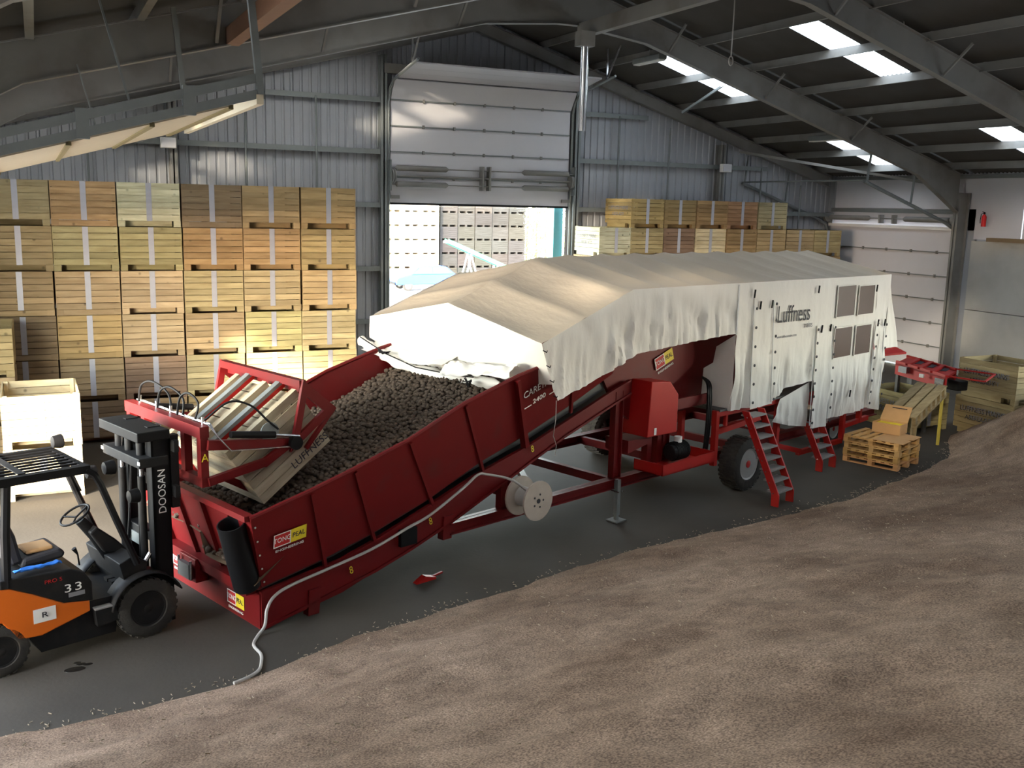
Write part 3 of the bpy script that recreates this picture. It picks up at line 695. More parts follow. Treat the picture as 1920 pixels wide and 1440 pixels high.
# ------------------------------------------------------------------ red potato grading line (hopper, elevator, chassis)
TH = math.radians(19)
mc = empty('potato_grader', (2.21, 11.56, 0), TH)
tag(mc, 'long red potato grading machine with feed hopper, half under the white cover', 'machine')
RED, RB = M['red'], M['redbright']
TOPP = [(-.3, 1.55), (.52, 1.73), (1.16, 1.89), (2.03, 2.13), (3.0, 2.5), (4.05, 2.78), (5.2, 3.0), (6.5, 3.3)]
BOTP = [(0, .55), (.89, .70), (1.65, .87), (2.64, 1.16), (3.58, 1.52), (4.53, 1.80), (5.5, 2.13), (6.5, 2.52)]
def sidept(i, t, near, off=0.):
    (at, zt), (ab, zb) = TOPP[i], BOTP[i]
    b = -.3 * t - off
    return (ab + (at - ab) * t, b if near else 2.7 - b, zb + (zt - zb) * t)
for near in (True, False):
    for i in range(7):
        P = [sidept(i, 0, near), sidept(i + 1, 0, near), sidept(i + 1, 1, near), sidept(i, 1, near)]
        MB().prism(P, (0, -.03 if near else .03, 0)).build('hopper_panel', RED, mc)
    for i in range(1, 7):
        if i == 5:
            sh = Vector((-.15, 0, 0)); sp_ = lambda t: tuple(Vector(sidept(i, t, near, .02)) + sh)
            MB().prism([sp_(-.22), sp_(.93), tuple(Vector(sp_(.93)) + Vector((.05, 0, .02))), tuple(Vector(sp_(-.22)) + Vector((.08, 0, .03)))], (0, -.11 if near else .11, 0)).build('hopper_rib', RED, mc)
        else: bar('hopper_rib', RED, sidept(i, -.16, near, .035), sidept(i, .97, near, .035), .045, .05, mc, up=(0, 1, 0))
    tube('hopper_rim', RED, [sidept(i, 1.0, near, .01) for i in range(8)], .032, mc, 8)
# front end of the hopper: leaning panel with ribs, base beam, bracket
fe = lambda b, t: (0 - .3 * t, b, .55 + 1.0 * t)
MB().prism([fe(-.0, 0), fe(2.7, 0), fe(3.0, 1), fe(-.3, 1)], (.03, 0, 0)).build('hopper_end_panel', RED, mc)
for b in (.28, .95, 1.62, 2.3):
    bar('hopper_rib', RED, fe(b - .07, -.02), fe(b - .07 - .04 * (1.35 - b), .98), .06, .10, mc, up=(-1, 0, 0))
bar('hopper_rim', RED, fe(-.3, 1.0), fe(3.0, 1.0), .12, .07, mc)
bar('hopper_sill', RED, (-.08, -.02, .56), (-.08, 2.72, .56), .16, .06, mc)
box('base_beam', RED, -.02, 0, .0, .16, 2.7, .45, mc, bevel=.008)
box('base_step', RED, -.14, .1, .44, 0, 2.6, .54, mc)
brk = box('towing_bracket', RED, -.2, 1.28, .26, -.02, 1.72, .58, mc, bevel=.01)
box('jaw', M['steeldark'], -.26, 1.36, .3, -.19, 1.64, .5, brk)
for b in (1.33, 1.67): tube('pin', M['chrome'], [(-.24, b, .3), (-.24, b, .56)], .018, brk, 8)
MB().box(-.12, .12, .46, -.02, .36, .56).build('lug', RED, mc)
# black bin tube strapped to the near front corner
tb = MB(); tb.lathe([(.15, 0), (.165, 0), (.165, .92), (.15, .92), (.14, .9), (.14, .02)], (-.14, .07, .58), (-.3, -.14, 1), 22, True); tb.build('black_sleeve', M['black'], mc, True)
for k in range(5):
    p = Vector(sidept(0, .08 + .2 * k, True, .036)); MB().lathe([(0, 0), (.014, 0), (.014, .012), (0, .012)], p + Vector((.035, 0, 0)), (0, -1, 0), 6).build('bolt', M['chrome'], mc)
# lower side beams following the elevator
BEB = [(0, 0), (.65, .09), (1.18, .17), (1.7, .32), (2.3, .48), (3.0, .70), (4.0, 1.08), (4.6, 1.32), (5.4, 1.62), (6.6, 2.0), (7.0, 2.12)]
BET = [(7.0, 2.36), (6.6, 2.25), (5.9, 2.02), (4.69, 1.63), (3.54, 1.34), (2.54, 1.02), (1.68, .75), (1.17, .62), (0, .48)]
for b0, off in ((-.02, .06), (2.66, .06)):
    MB().prism([(a, b0, z) for a, z in BEB + BET], (0, off, 0)).build('elevator_beam', RED, mc)
    bb = b0 - .03 if b0 < 1 else b0 + .06
    for (pa, pb) in zip(BEB[1:-1], BEB[2:]): pass
    MB().prism([(a, bb, z) for a, z in BEB[:1] + BEB[3:]] + [(a, bb, z + .035) for a, z in (BEB[:1] + BEB[3:])[::-1]], (0, .05, 0)).build('beam_flange', RED, mc)
for b0 in (.16, 2.5):
    MB().prism([(a, b0, z) for a, z in BET[::-1]] + [(a, b0, z + .06) for a, z in BOTP[::-1]], (0, .03, 0)).build('gap_shade_plate', M['steeldark'], mc)  # dark plate: shade of the recess above the beam put into its colour
MB().prism([(a, .05, z + .02) for a, z in BOTP] + [(a, .05, z - .06) for a, z in BOTP[::-1]], (0, 2.6, 0)).build('elevator_belt', M['belt'], mc)
MB().prism([(a, .05, z + .12) for a, z in BEB] + [(a, .05, z + .08) for a, z in BEB[::-1]], (0, 2.6, 0)).build('added_shade_plate', M['steeldark'], mc)  # added dark plate, closes the gap and shades the floor below
for (a, z) in ((.72, .0), (2.95, .5)):
    MB().prism([(a - .08, -.05, z), (a + .08, -.05, z), (a + .12, -.05, z + .34), (a - .06, -.05, z + .34)], (0, .12, 0)).build('foot_plate', RED, mc)
box('sensor_box', M['black'], 2.1, -.08, .58, 2.38, .0, .82, mc)
# stickers
def sticker(parent, o, xd, yd, w, name='maker_sticker'):
    X = Vector(xd).normalized(); Y = Vector(yd); Y = (Y - X * Y.dot(X)).normalized(); Z = X.cross(Y); o = Vector(o); h = w * .42
    root = MB().prism([o, o + X * w, o + X * w + Y * h, o + Y * h], Z * .002).build(name, M['redink'], parent)
    MB().prism([o + X * w * .52, o + X * w, o + X * w + Y * h, o + X * w * .52 + Y * h], Z * .004).build('yellow_field', M['yellow'], root)
    t = .012 * w / .45
    ro = [o, o + X * w * .52, o + X * w * .52 + Y * h, o + Y * h]
    MB().ringprism([p + Z * .003 for p in ro], [ro[0] + (X + Y) * t + Z * .003, ro[1] + (Y - X) * t + Z * .003, ro[2] - (X + Y) * t + Z * .003, ro[3] + (X - Y) * t + Z * .003], Z * .002).build('white_border', M['white'], root)
    text('lettering', 'TONG', h * .52, M['white'], o + X * w * .26 + Y * h * .5 + Z * .005, X, Y, root, True, sx=.82)
    text('lettering', 'PEAL', h * .52, M['ink'], o + X * w * .76 + Y * h * .5 + Z * .006, X, Y, root, True, sx=.82)
    text('lettering', 'ENGINEERING', h * .26, M['white'], o + X * w * .5 - Y * h * .3 + Z * .003, X, Y, root, True, sx=1.25)
    return root
sticker(mc, (.07, -.195, 1.07), (1, 0, .12), (-.05, -.3, 1), .46)
sticker(mc, (-.026, 2.28, .22), (0, -1, 0), (0, 0, 1), .42)
sticker(mc, (-.026, .78, .13), (0, -1, 0), (0, 0, 1), .42)
tx = Vector((.94, .0, .30)); ty = Vector((-.28, -.28, .93))
text('lettering', 'CARETAKER', .165, M['white'], (4.21, -.258, 2.405), tx, ty, mc, sx=.92)
text('lettering', '2400', .115, M['white'], (4.44, -.225, 2.30), tx, ty, mc, sx=1.25)
bar('underline', M['white'], Vector((4.22, -.228, 2.235)), Vector((4.22, -.228, 2.235)) + tx * .2, .012, .004, mc, up=(0, -1, .2))
bar('underline', M['white'], Vector((4.78, -.236, 2.41)), Vector((4.78, -.236, 2.41)) + tx * .2, .012, .004, mc, up=(0, -1, .2))
for a, z in ((1.28, .40), (2.62, .78), (4.62, 1.50)): text('lifting_mark', '8', .15, M['yellow'], (a, -.055, z), (1, 0, .25), (-.25, 0, 1), mc, sx=.8)
# chassis
for b0 in (-.0, 2.5):
    MB().box(3.0, b0, .55, 16.2, b0 + .02, .72).box(3.0, b0 - .07, .70, 16.2, b0 + .09, .72).box(3.0, b0 - .07, .55, 16.2, b0 + .09, .57).build('chassis_beam', RED, mc)
for a in (3.1, 4.9, 6.7, 8.6, 10.6, 12.4, 14.2, 16.0): bar('cross_member', RED, (a, .05, .63), (a, 2.55, .63), .1, .14, mc)
bar('diagonal_member', RED, (4.9, .1, .66), (6.6, 2.4, .66), .1, .1, mc)
for a, z1 in ((6.72, 2.2), (4.12, 1.12), (8.05, 1.5)):
    for b in (-.03, 2.55):
        MB().box(a - .1, b, .7, a - .085, b + .12, z1).box(a + .085, b, .7, a + .1, b + .12, z1).box(a - .1, b + .05, .7, a + .1, b + .065, z1).build('upright', RED, mc)
MB().prism([(6.3, .1, 2.6), (7.4, .1, 2.9), (8.95, .1, 3.1), (8.95, .1, 2.42), (8.0, .1, 1.96), (7.2, .1, 1.6), (6.75, .1, 1.9)], (0, .06, 0)).build('head_side_plate', RED, mc)
MB().prism([(6.3, 2.5, 2.6), (7.4, 2.5, 2.9), (8.95, 2.5, 3.1), (8.95, 2.5, 2.42), (8.0, 2.5, 1.96), (7.2, 2.5, 1.6), (6.75, 2.5, 1.9)], (0, .06, 0)).build('head_side_plate', RED, mc)
sticker(mc, (7.80, .075, 2.42), (1, 0, .34), (-.3, 0, 1), .52)
MB().prism([(7.12, -.32, 1.4), (7.95, -.32, 1.38), (7.95, -.32, 2.05), (7.7, -.32, 2.3), (7.18, -.32, 2.35)], (0, .55, 0)).build('drive_guard', RB, mc, bevel=.015)  # brighter red puts the sun patch on the guard into its colour
box('guard_sticker', M['white'], 7.3, -.327, 1.42, 7.36, -.321, 1.54, mc)
MB().prism([(6.9, -.1, 1.12), (7.5, -.1, 1.22), (7.5, -.1, 1.3), (6.9, -.1, 1.34)], (0, .5, 0)).build('chute_plate', RED, mc)
for a in (7.55, 7.83): box('upright', RED, a - .06, -.05, .72, a + .06, .08, 1.38, mc)
for a0, a1, z0, z1, b in ((8.3, 9.0, 1.55, 2.5, .25), (9.1, 10.6, 1.4, 3.0, .5), (10.7, 15.0, .9, 3.0, .8)):
    box('inner_panel', RED, a0, b, z0, a1, b + .05, z1, mc)
box('cross_tray', RED, 7.9, -.15, 1.72, 9.05, .4, 1.78, mc); box('cross_tray', RED, 7.9, -.18, 1.78, 9.05, -.14, 1.92, mc)
tr = MB(); tr.box(7.2, -.62, .78, 8.72, -.6, .97).box(7.2, -.62, .78, 7.22, .0, .97).box(8.7, -.62, .78, 8.72, 0, .97).box(7.2, -.62, .78, 8.72, 0, .80); tr.build('motor_tray', RB, mc)
mt_ = MB(); mt_.lathe([(0, 0), (.13, 0), (.15, .05), (.15, .42), (.11, .46), (0, .46)], (7.85, -.25, 1.02), (1, 0, 0), 18)
mo = mt_.build('motor', M['dark'], mc, True)
for k in range(10): MB().lathe([(.15, 0), (.17, 0), (.17, .012), (.15, .012)], (7.92 + .036 * k, -.25, 1.02), (1, 0, 0), 18, True).build('fin', M['dark'], mo)
MB().lathe([(0, 0), (.07, 0), (.07, .1), (0, .1)], (8.1, -.25, 1.17), (0, 0, 1), 14).build('terminal_cap', M['white'], mo, True)
for k in range(3): tube('hydraulic_hose', M['black'], spline([(8.82 + .05 * k, -.3, .85), (8.84 + .05 * k, -.32, 1.4), (8.86 + .05 * k, -.3, 1.95), (8.98 + .04 * k, -.18, 2.12), (9.25, .1, 2.15)]), .022, mc, 7)
for a, b in ((9.08, -.35), (9.08, .4), (11.3, -.3), (14.05, -.3), (14.8, -.3), (12.95, -.3)):
    z0, z1 = (.6, 1.62) if a < 10 else (.32 if a < 14.5 else .6, 1.6); box('frame_post', RB, a - .05, b - .05, z0, a + .05, b + .05, z1, mc)
bar('frame_rail', RB, (9.08, -.35, 1.22), (10.6, -.35, 1.30), .08, .1, mc); bar('frame_rail', RB, (9.08, -.35, 1.55), (15.2, -.35, 1.55), .08, .1, mc)
bar('frame_rail', RB, (9.4, -.35, 1.3), (9.4, -.35, 1.55), .06, .06, mc)
bar('frame_rail', RB, (11.3, -.3, .62), (12.3, -.3, .34), .08, .1, mc); bar('frame_rail', RB, (12.2, -.3, .32), (14.05, -.3, .30), .08, .1, mc); bar('frame_rail', RB, (14.05, -.3, .62), (15.2, -.3, .66), .08, .1, mc)
box('walkway_deck', M['steeldark'], 9.1, -.42, 1.6, 15.1, .3, 1.64, mc)
# wheels
def wheel(parent, o, ax, R, W, name='wheel', rimm=None, hub=None, treads=34):
    w = empty(name, o, 0, parent); ax = Vector(ax)
    p = [(.58 * R, -W * .42), (.64 * R, -W * .5), (.9 * R, -W * .5), (.98 * R, -W * .42), (R, -W * .2), (R, W * .2), (.98 * R, W * .42), (.9 * R, W * .5), (.64 * R, W * .5), (.58 * R, W * .42)]
    ty_ = MB().lathe(p, (0, 0, 0), ax, 40, True).build('tyre', M['rubber'], w, True)
    mb = MB(); u = Vector((0, 0, 1)); sd = ax.cross(u).normalized()
    for k in range(treads):
        for row, (c0, c1) in enumerate(((-.46, -.2), (-.16, .16), (.2, .46))):
            a = 2 * math.pi * (k + .5 * (row == 1)) / treads; d = sd * math.cos(a) + u * math.sin(a); tn = -sd * math.sin(a) + u * math.cos(a); hw = math.pi * R / treads * .62
            b0 = d * (R * (.965 if row != 1 else .99)); b1 = d * (R * 1.018)
            mb.hexa([b0 + tn * hw + ax * W * c0, b0 - tn * hw + ax * W * c0, b0 - tn * hw + ax * W * c1, b0 + tn * hw + ax * W * c1, b1 + tn * hw * .8 + ax * W * c0, b1 - tn * hw * .8 + ax * W * c0, b1 - tn * hw * .8 + ax * W * c1, b1 + tn * hw * .8 + ax * W * c1])
    mb.build('tread', M['rubber'], ty_)
    rm = MB().lathe([(.6 * R, .42 * W), (.6 * R, .46 * W), (.55 * R, .44 * W), (.5 * R, .25 * W), (.34 * R, .16 * W), (.22 * R, .3 * W), (.0, .3 * W)], (0, 0, 0), ax, 32).build('rim', rimm or M['rim'], w, True)
    MB().lathe([(.14 * R, .28 * W), (.14 * R, .44 * W), (.1 * R, .47 * W), (0, .47 * W)], (0, 0, 0), ax, 18).build('hub', hub or M['redink'], rm, True)
    for k in range(8):
        a = 2 * math.pi * k / 8; c0 = (sd * math.cos(a) + u * math.sin(a)) * R * .26
        MB().lathe([(0, .2 * W), (.03 * R, .2 * W), (.03 * R, .34 * W), (0, .34 * W)], c0, ax, 6).build('wheel_nut', M['steeldark'], rm)
    return w
wheel(mc, (10.0, -.36, .5), (0, -1, 0), .5, .38); wheel(mc, (10.0, 3.06, .5), (0, 1, 0), .5, .38)
wheel(mc, (14.75, .35, .36), (0, -1, 0), .36, .26); wheel(mc, (14.75, 2.3, .36), (0, 1, 0), .36, .26)
tube('axle', M['steeldark'], [(10.0, -.3, .5), (10.0, 3.0, .5)], .07, mc, 10); tube('axle', M['steeldark'], [(14.75, .4, .36), (14.75, 2.3, .36)], .05, mc, 10)
# parking jack
jk = MB(); jk.box(6.62, -.14, .1, 6.70, -.06, .72).box(6.63, -.13, .02, 6.69, -.07, .12).box(6.53, -.22, 0, 6.79, .02, .02); jk.build('parking_jack', M['rail'], mc)
for a in (6.60, 6.72): tube('jack_pin', M['chrome'], [(a, -.18, .52), (a, -.02, .52)], .012, mc, 6)
# step ladders
def ladder(a0, a1, bb, bt, zt, n):
    lad = empty('step_ladder', (0, 0, 0), 0, mc)
    for a in (a0, a1):
        w = .15
        MB().prism([(a, bb - .0, .0), (a, bb + w, .0), (a, bb + w, .22), (a, bt + w, zt), (a, bt, zt), (a, bb, .22)], (.035 if a == a0 else -.035, 0, 0)).build('stringer', RB, lad, bevel=.004)
        for k in range(n):
            t = (k + .75) / n; b = bb + (bt - bb) * t + .075; z = .16 + (zt - .16) * t - .06
            x_ = a if a == a0 else a
            for db in (-.035, .035): MB().lathe([(0, 0), (.012, 0), (.012, .01), (0, .01)], (a0 - .001, b + db, z), (-1, 0, 0), 6).build('bolt', M['chrome'], lad) if a == a0 else None
    for k in range(n):
        t = (k + .75) / n; b = bb + (bt - bb) * t + .075; z = .16 + (zt - .16) * t - .06
        MB().box(a0 + .035, b - .12, z, a1 - .035, b + .12, z + .03).build('tread', M['greybelt'], lad)
ladder(9.44, 9.98, -1.52, -.80, 1.62, 8); ladder(12.3, 12.88, -.82, -.45, .95, 4)
# outer rear drums and plates visible below the cover
for a in (13.3, 14.0): MB().lathe([(0, 0), (.12, 0), (.12, .3), (0, .3)], (a, .3, .75), (0, 1, 0), 16).build('roller', M['steeldark'], mc, True)

# ------------------------------------------------------------------ potatoes in the hopper
def pot_z(a, b): return 1.08 + .345 * a - .05 * ((b - 1.6) / 1.5) ** 2 + .07 * noise.noise((a * 1.1, b * 1.1, 3)) - .25 * max(0, .9 - a) * (b < 1.2)
Mm = Matrix.Translation((2.21, 11.56, 0)) @ Matrix.Rotation(TH, 4, 'Z')
def near_b(a, z):  # inner face of the near panel at this height
    return -.3 * max(0, min(1, (z - .55 - .36 * a) / .98)) + .04
pmesh = []
for k in range(5):
    bm = bmesh.new(); bmesh.ops.create_icosphere(bm, subdivisions=2, radius=1)
    e = RND.uniform(1.05, 1.45); f2 = RND.uniform(.8, 1.0)
    for v in bm.verts:
        n_ = 1 + .12 * noise.noise(v.co * 1.3 + Vector((k * 7, 0, 0))); v.co = Vector((v.co.x * e, v.co.y, v.co.z * f2)) * n_ * .041
    me = bpy.data.meshes.new('potato'); bm.to_mesh(me); bm.free(); me.materials.append(M['potato'])
    for p in me.polygons: p.use_smooth = True
    pmesh.append(me)
rp = random.Random(3); pts = []
step = .072
a = -.12
row = 0
while a < 4.75:
    b = -.2 + (row % 2) * step / 2
    while b < 2.85:
        z = pot_z(a, b)
        if near_b(a, z) + .05 < b < 2.7 - near_b(a, z) - .05: pts.append((a + rp.uniform(-.02, .02), b + rp.uniform(-.02, .02), z + rp.uniform(-.012, .03)))
        b += step
    a += step; row += 1
vis = [p for p in pts if 1.2 < p[0] < 4.2 and .5 < p[1] < 2.55]
rp.shuffle(vis); chosen = set(vis[:300]); big = MB()
ico = [(v.co.copy()) for v in pmesh[0].vertices]; icf = [tuple(p.vertices) for p in pmesh[0].polygons]
bm = bmesh.new(); bmesh.ops.create_icosphere(bm, subdivisions=1, radius=1); s1v = [v.co.copy() for v in bm.verts]; s1f = [tuple(v.index for v in f_.verts) for f_ in bm.faces]; bm.free()
for p in pts:
    rot = Matrix.Rotation(rp.uniform(0, 6.28), 3, 'Z') @ Matrix.Rotation(rp.uniform(-.5, .5), 3, 'X'); sc = rp.uniform(.85, 1.2)
    if p in chosen:
        o = bpy.data.objects.new('potato', pmesh[rp.randrange(5)]); COL.objects.link(o)
        o.matrix_world = Mm @ Matrix.Translation(p) @ rot.to_4x4() @ Matrix.Scale(sc, 4)
        tag(o, 'earthy brown potato in the heap inside the red hopper', 'potato', 'potatoes heaped in the red hopper')
    else:
        i0 = len(big.v); ex = rp.uniform(1.0, 1.4)
        for v in s1v:
            q = rot @ Vector((v.x * .041 * ex, v.y * .041, v.z * .036)); big.v.append(tuple(Mm @ (Vector(p) + q * sc)))
        big.f += [tuple(i0 + k for k in f_) for f_ in s1f]
me = bpy.data.meshes.new('potato_heap'); me.from_pydata(big.v, [], big.f); me.materials.append(M['potato'])
for p in me.polygons: p.use_smooth = True
ph = link('potato_heap', me); tag(ph, 'mass of earthy brown potatoes filling the red hopper', 'potatoes', kind='stuff')
bed = MB().grid(lambda u, v: tuple(Mm @ Vector((-.15 + 4.95 * u, -.12 + 2.94 * v, pot_z(-.15 + 4.95 * u, -.12 + 2.94 * v) - .05))), 40, 24).build('soil_layer', mat('loose_soil', (.10, .065, .04), .95), ph, True)
# ------------------------------------------------------------------ white tarpaulin cover over the machine
tc_ = empty('tarpaulin_cover', (2.21, 11.56, 0), TH)
tag(tc_, 'white tarpaulin tent cover with printed side and plastic windows over the red machine', 'tarpaulin')
TP = M['tarp']; BN, BR, BF = -.5, 1.55, 3.6
def lerp_prof(prof, a):
    for (x0, z0), (x1, z1) in zip(prof, prof[1:]):
        if x0 <= a <= x1: return z0 + (z1 - z0) * (a - x0) / (x1 - x0)
    return prof[0][1] if a < prof[0][0] else prof[-1][1]
EAVE = [(4.3, 3.25), (6.33, 3.94), (10.5, 3.92), (15.32, 3.89)]
RIDG = [(4.3, 3.66), (6.33, 4.36), (10.5, 4.36), (15.32, 4.32)]
def roof_pt(a, t, far):
    ze, zr_ = lerp_prof(EAVE, a), lerp_prof(RIDG, a)
    z = zr_ + (ze - zr_) * t; ph_ = (a - 4.3) / .92
    sag = abs(math.sin(math.pi * ph_)) * .085 * math.sin(math.pi * min(1, t * .85 + .1)) ** .6
    z -= sag; z += .006 * noise.noise((a * 5, t * 6, 1)) + .008 * noise.noise((a * 2 + t * 2, t * 3, 5))
    return (a, BR + ((BF if far else BN) - BR) * t, z)
for far in (False, True):
    MB().grid(lambda u, v: roof_pt(4.3 + 11.02 * u, v, far), 180, 14).build('roof_cloth', M['tarproof'], tc_, True)
def fold(a, z, k=1.): return 1.5 * k * (.030 * noise.noise((a * 5.2, z * .7, 2)) + .016 * noise.noise((a * 13, z * 1.1, 8)) + .02 * noise.noise((a * 2 + z * 2.2, z * 1.5, 4)))
def curtain(name, top, bot, k=1., n=None, m=22, mt=None, off=0.):
    """hanging cloth between a top line and a bottom line, each a list of (a, z)"""
    def fn(u, v):
        def at(L):
            s_ = u * (len(L) - 1); i = min(int(s_), len(L) - 2); f_ = s_ - i
            return L[i][0] + (L[i + 1][0] - L[i][0]) * f_, L[i][1] + (L[i + 1][1] - L[i][1]) * f_
        (a0, z0), (a1, z1) = at(top), at(bot); a = a0 + (a1 - a0) * v; z = z0 + (z1 - z0) * v
        return (a, BN - .02 - off + fold(a, z, k) * min(1, v * 1.6 + .05), z)
    n = n or max(6, int(abs(top[-1][0] - top[0][0]) * 22))
    return MB().grid(fn, n, m).build(name, mt or TP, tc_, True)
curtain('side_skirt', [(4.3, 3.25), (5.3, 3.59), (6.33, 3.94)], [(4.62, 2.38), (5.5, 2.58), (6.5, 2.90)], 1.5)
curtain('side_skirt', [(6.33, 3.94), (7.8, 3.935), (9.32, 3.925)], [(6.5, 2.90), (7.9, 2.98), (9.32, 3.02)], 1.5)
bar('skirt_hem', M['tarpgrey'], (9.3, BN - .03, 3.0), (9.3, BN - .03, 3.9), .03, .015, tc_, up=(0, 1, 0))
curtain('side_curtain', [(9.30, 3.925), (9.82, 3.92)], [(9.30, 1.60), (9.87, 1.60)], 1.6)
curtain('side_curtain', [(9.80, 3.66), (10.54, 3.60)], [(9.87, 1.57), (10.66, 1.58)], .8, off=.02)
curtain('side_curtain', [(9.80, 3.92), (10.54, 3.915)], [(9.80, 3.60), (10.54, 3.55)], .2)
curtain('printed_panel', [(10.5, 3.92), (12.78, 3.90)], [(10.55, 2.72), (12.78, 2.72)], .12)
curtain('side_curtain', [(10.5, 2.72), (12.34, 2.72)], [(10.62, 1.60), (10.95, 1.70), (11.15, 1.83), (12.28, 1.86)], 1.0, n=40)
curtain('folded_flap', [(11.1, 1.60), (12.2, 1.82)], [(10.9, 1.17), (11.5, 1.02), (12.2, .90)], 1.2, off=-.07, n=30)
curtain('door_curtain', [(12.16, 2.97), (12.82, 2.95)], [(12.2, .88), (12.88, .83)], .9, off=.03)
curtain('window_panel', [(12.78, 3.90), (14.75, 3.89)], [(12.80, 2.18), (14.72, 2.18)], .06)
curtain('side_curtain', [(12.82, 2.2), (14.72, 2.2)], [(12.9, .97), (13.6, .95), (14.65, 1.0)], 1.9, n=60)
curtain('side_curtain', [(14.7, 3.89), (15.32, 3.89)], [(14.66, .98), (15.26, .86)], 2.2)
MB().grid(lambda u, v: (15.30 + (.12 + .75 * v) * u + .0 * v, BN - .02 + .10 * u + .10 * noise.noise((u * 4, v * 1.2, 3)) * (u * .7 + .2), 3.89 - (1.64 + .04 * u) * v), 18, 18).build('end_gusset', TP, tc_, True)
MB().grid(lambda u, v: (15.42 + .75 * v + .03 * noise.noise((u * 9, v * 2, 1)), BN + .08 + 4.0 * u, (3.89 + (.42 - .42 * abs(2 * u - 1))) * (1 - v) + 2.22 * v), 30, 12).build('end_curtain', TP, tc_, True)
MB().grid(lambda u, v: (4.4 + 10.9 * u, BF + .02 + .03 * noise.noise((u * 50, v, 0)), lerp_prof(EAVE, 4.4 + 10.9 * u) - (.85 if u < .45 else 2.3) * v), 80, 6).build('side_curtain', TP, tc_, True)
# front face with its rolled-up flap
def front(u, v):
    b = BN + (BF - BN) * u; t = abs(b - BR) / (BR - BN); zt_ = 3.66 - .41 * t
    zb_ = 2.62 + .26 * u * u - .14 * math.sin(math.pi * u); z = zt_ + (zb_ - zt_) * v
    return (4.3 + .34 * (3.25 - z) / .87 * (1 - u) ** 4 * (z < 3.25) - .10 * math.sin(math.pi * v) * math.sin(math.pi * u) + .05 * noise.noise((b * 1.2, z * 1.6, 6)) + .02 * noise.noise((b * 4, z * 1.5, 2)), b, z)
MB().grid(front, 50, 16).build('front_face', TP, tc_, True)
rl = []
for k in range(40):
    u = k / 39; b = .15 + 3.48 * u; z = 2.60 + .24 * u * u - .13 * math.sin(math.pi * u) + .02 * noise.noise((b * 3, 0, 2)); rl.append((4.12 + .03 * noise.noise((b * 2, 3, 2)), b, z))
rb_ = MB(); rb_.tube(rl, [(.09 if p[1] > 1.0 else .09) * min(1, .25 + (p[1] - .15) * 4) + .02 * noise.noise((p[1] * 2.7, 1, 1)) for p in rl], 12)
for i, v in enumerate(rb_.v):
    w = .045 * noise.noise(Vector(v) * 5.5); rb_.v[i] = (v[0] + w, v[1], v[2] + w * .7)
rb_.build('rolled_flap', TP, tc_, True)
def lump(u, v):
    b = 1.2 - 1.35 * u; a = 4.25 - .48 * v * (1 - .5 * u) ; z = 2.72 + .12 * u - .10 * v + .10 * math.sin(math.pi * v) + .08 * noise.noise((u * 5, v * 4, 3)) + .03 * noise.noise((u * 12, v * 9, 5))
    return (a - .05 * noise.noise((u * 3, v * 3, 9)), b, z)
MB().grid(lump, 36, 18).build('folded_corner', TP, tc_, True)
MB().grid(lambda u, v: (4.28 - .36 * v, 3.35 - 2.1 * u, 2.86 + .03 * noise.noise((u * 6, v * 4, 3)) - .12 * v - .08 * math.sin(math.pi * u)), 30, 8).build('folded_edge', TP, tc_, True)
tube('tie_rope', M['black'], [(3.98, 3.45, 2.93), (3.95, 2.7, 2.74), (3.93, 1.9, 2.62), (3.94, 1.1, 2.62), (3.9, .5, 2.66)], .010, tc_, 6)
kp = [(3.93 + .05 * math.sin(k * 2.3), 2.75 + .14 * math.cos(k * 1.7), 2.76 + .05 * math.sin(k * 3.1)) for k in range(16)]; tube('tie_knot', M['black'], kp, .009, tc_, 5)
kp = [(3.84 + .05 * math.sin(k * 2.1), .55 + .10 * math.cos(k * 1.9), 2.58 + .06 * math.sin(k * 2.7)) for k in range(14)]; tube('tie_knot', M['black'], kp, .009, tc_, 5)
for k, t in enumerate((.08, .35, .62, .9)):
    a, z = 4.31 + .3 * t, 3.22 - .84 * t; tube('lace', M['black'], [(a - .03, BN - .03, z), (a + .02, BN - .06, z - .03), (a + .05, BN - .04, z - .01)], .008, tc_, 5)
tube('loose_cord', M['cable'], [(4.62, BN - .03, 2.38), (4.60, BN - .05, 2.1), (4.58, BN - .03, 1.85), (4.64, BN - .04, 1.7), (4.62, BN - .04, 1.55)], .006, tc_, 5)
# end curtain on the cabin front, facing the doorway
MB().prism([(9.32, -.50, 1.60), (9.32, .17, 1.59), (9.32, .14, 2.31), (9.32, -.06, 2.44), (9.32, -.11, 2.74), (9.32, -.50, 3.0)], (.012, 0, 0)).build('cabin_end_panel', TP, tc_)
# windows
for (a0, a1, z0, z1) in ((12.91, 13.66, 3.1, 3.72), (13.83, 14.52, 3.09, 3.69), (12.91, 13.64, 2.25, 2.86), (13.82, 14.50, 2.24, 2.85)):
    pane = box('window_pane', M['window'], a0, BN - .05, z0, a1, BN - .035, z1, tc_)
    MB().ringprism([(a0 - .02, BN - .055, z0 - .02), (a1 + .02, BN - .055, z0 - .02), (a1 + .02, BN - .055, z1 + .02), (a0 - .02, BN - .055, z1 + .02)], [(a0, BN - .055, z0), (a1, BN - .055, z0), (a1, BN - .055, z1), (a0, BN - .055, z1)], (0, .02, 0)).build('welt', TP, pane)
# print
yb = BN - .045
lu = text('lettering', 'Luffness', .46, M['ink'], (10.62, yb, 3.13), (1, 0, -.012), (0, 0, 1), tc_, sx=.83)
text('lettering', 'mains', .17, M['inkgrey'], (11.63, yb, 2.97), (1, 0, 0), (0, 0, 1), tc_, sx=.86)
text('lettering', 'www.luffnessmains.com', .075, M['inkgrey'], (10.66, yb, 2.83), (1, 0, 0), (0, 0, 1), tc_)
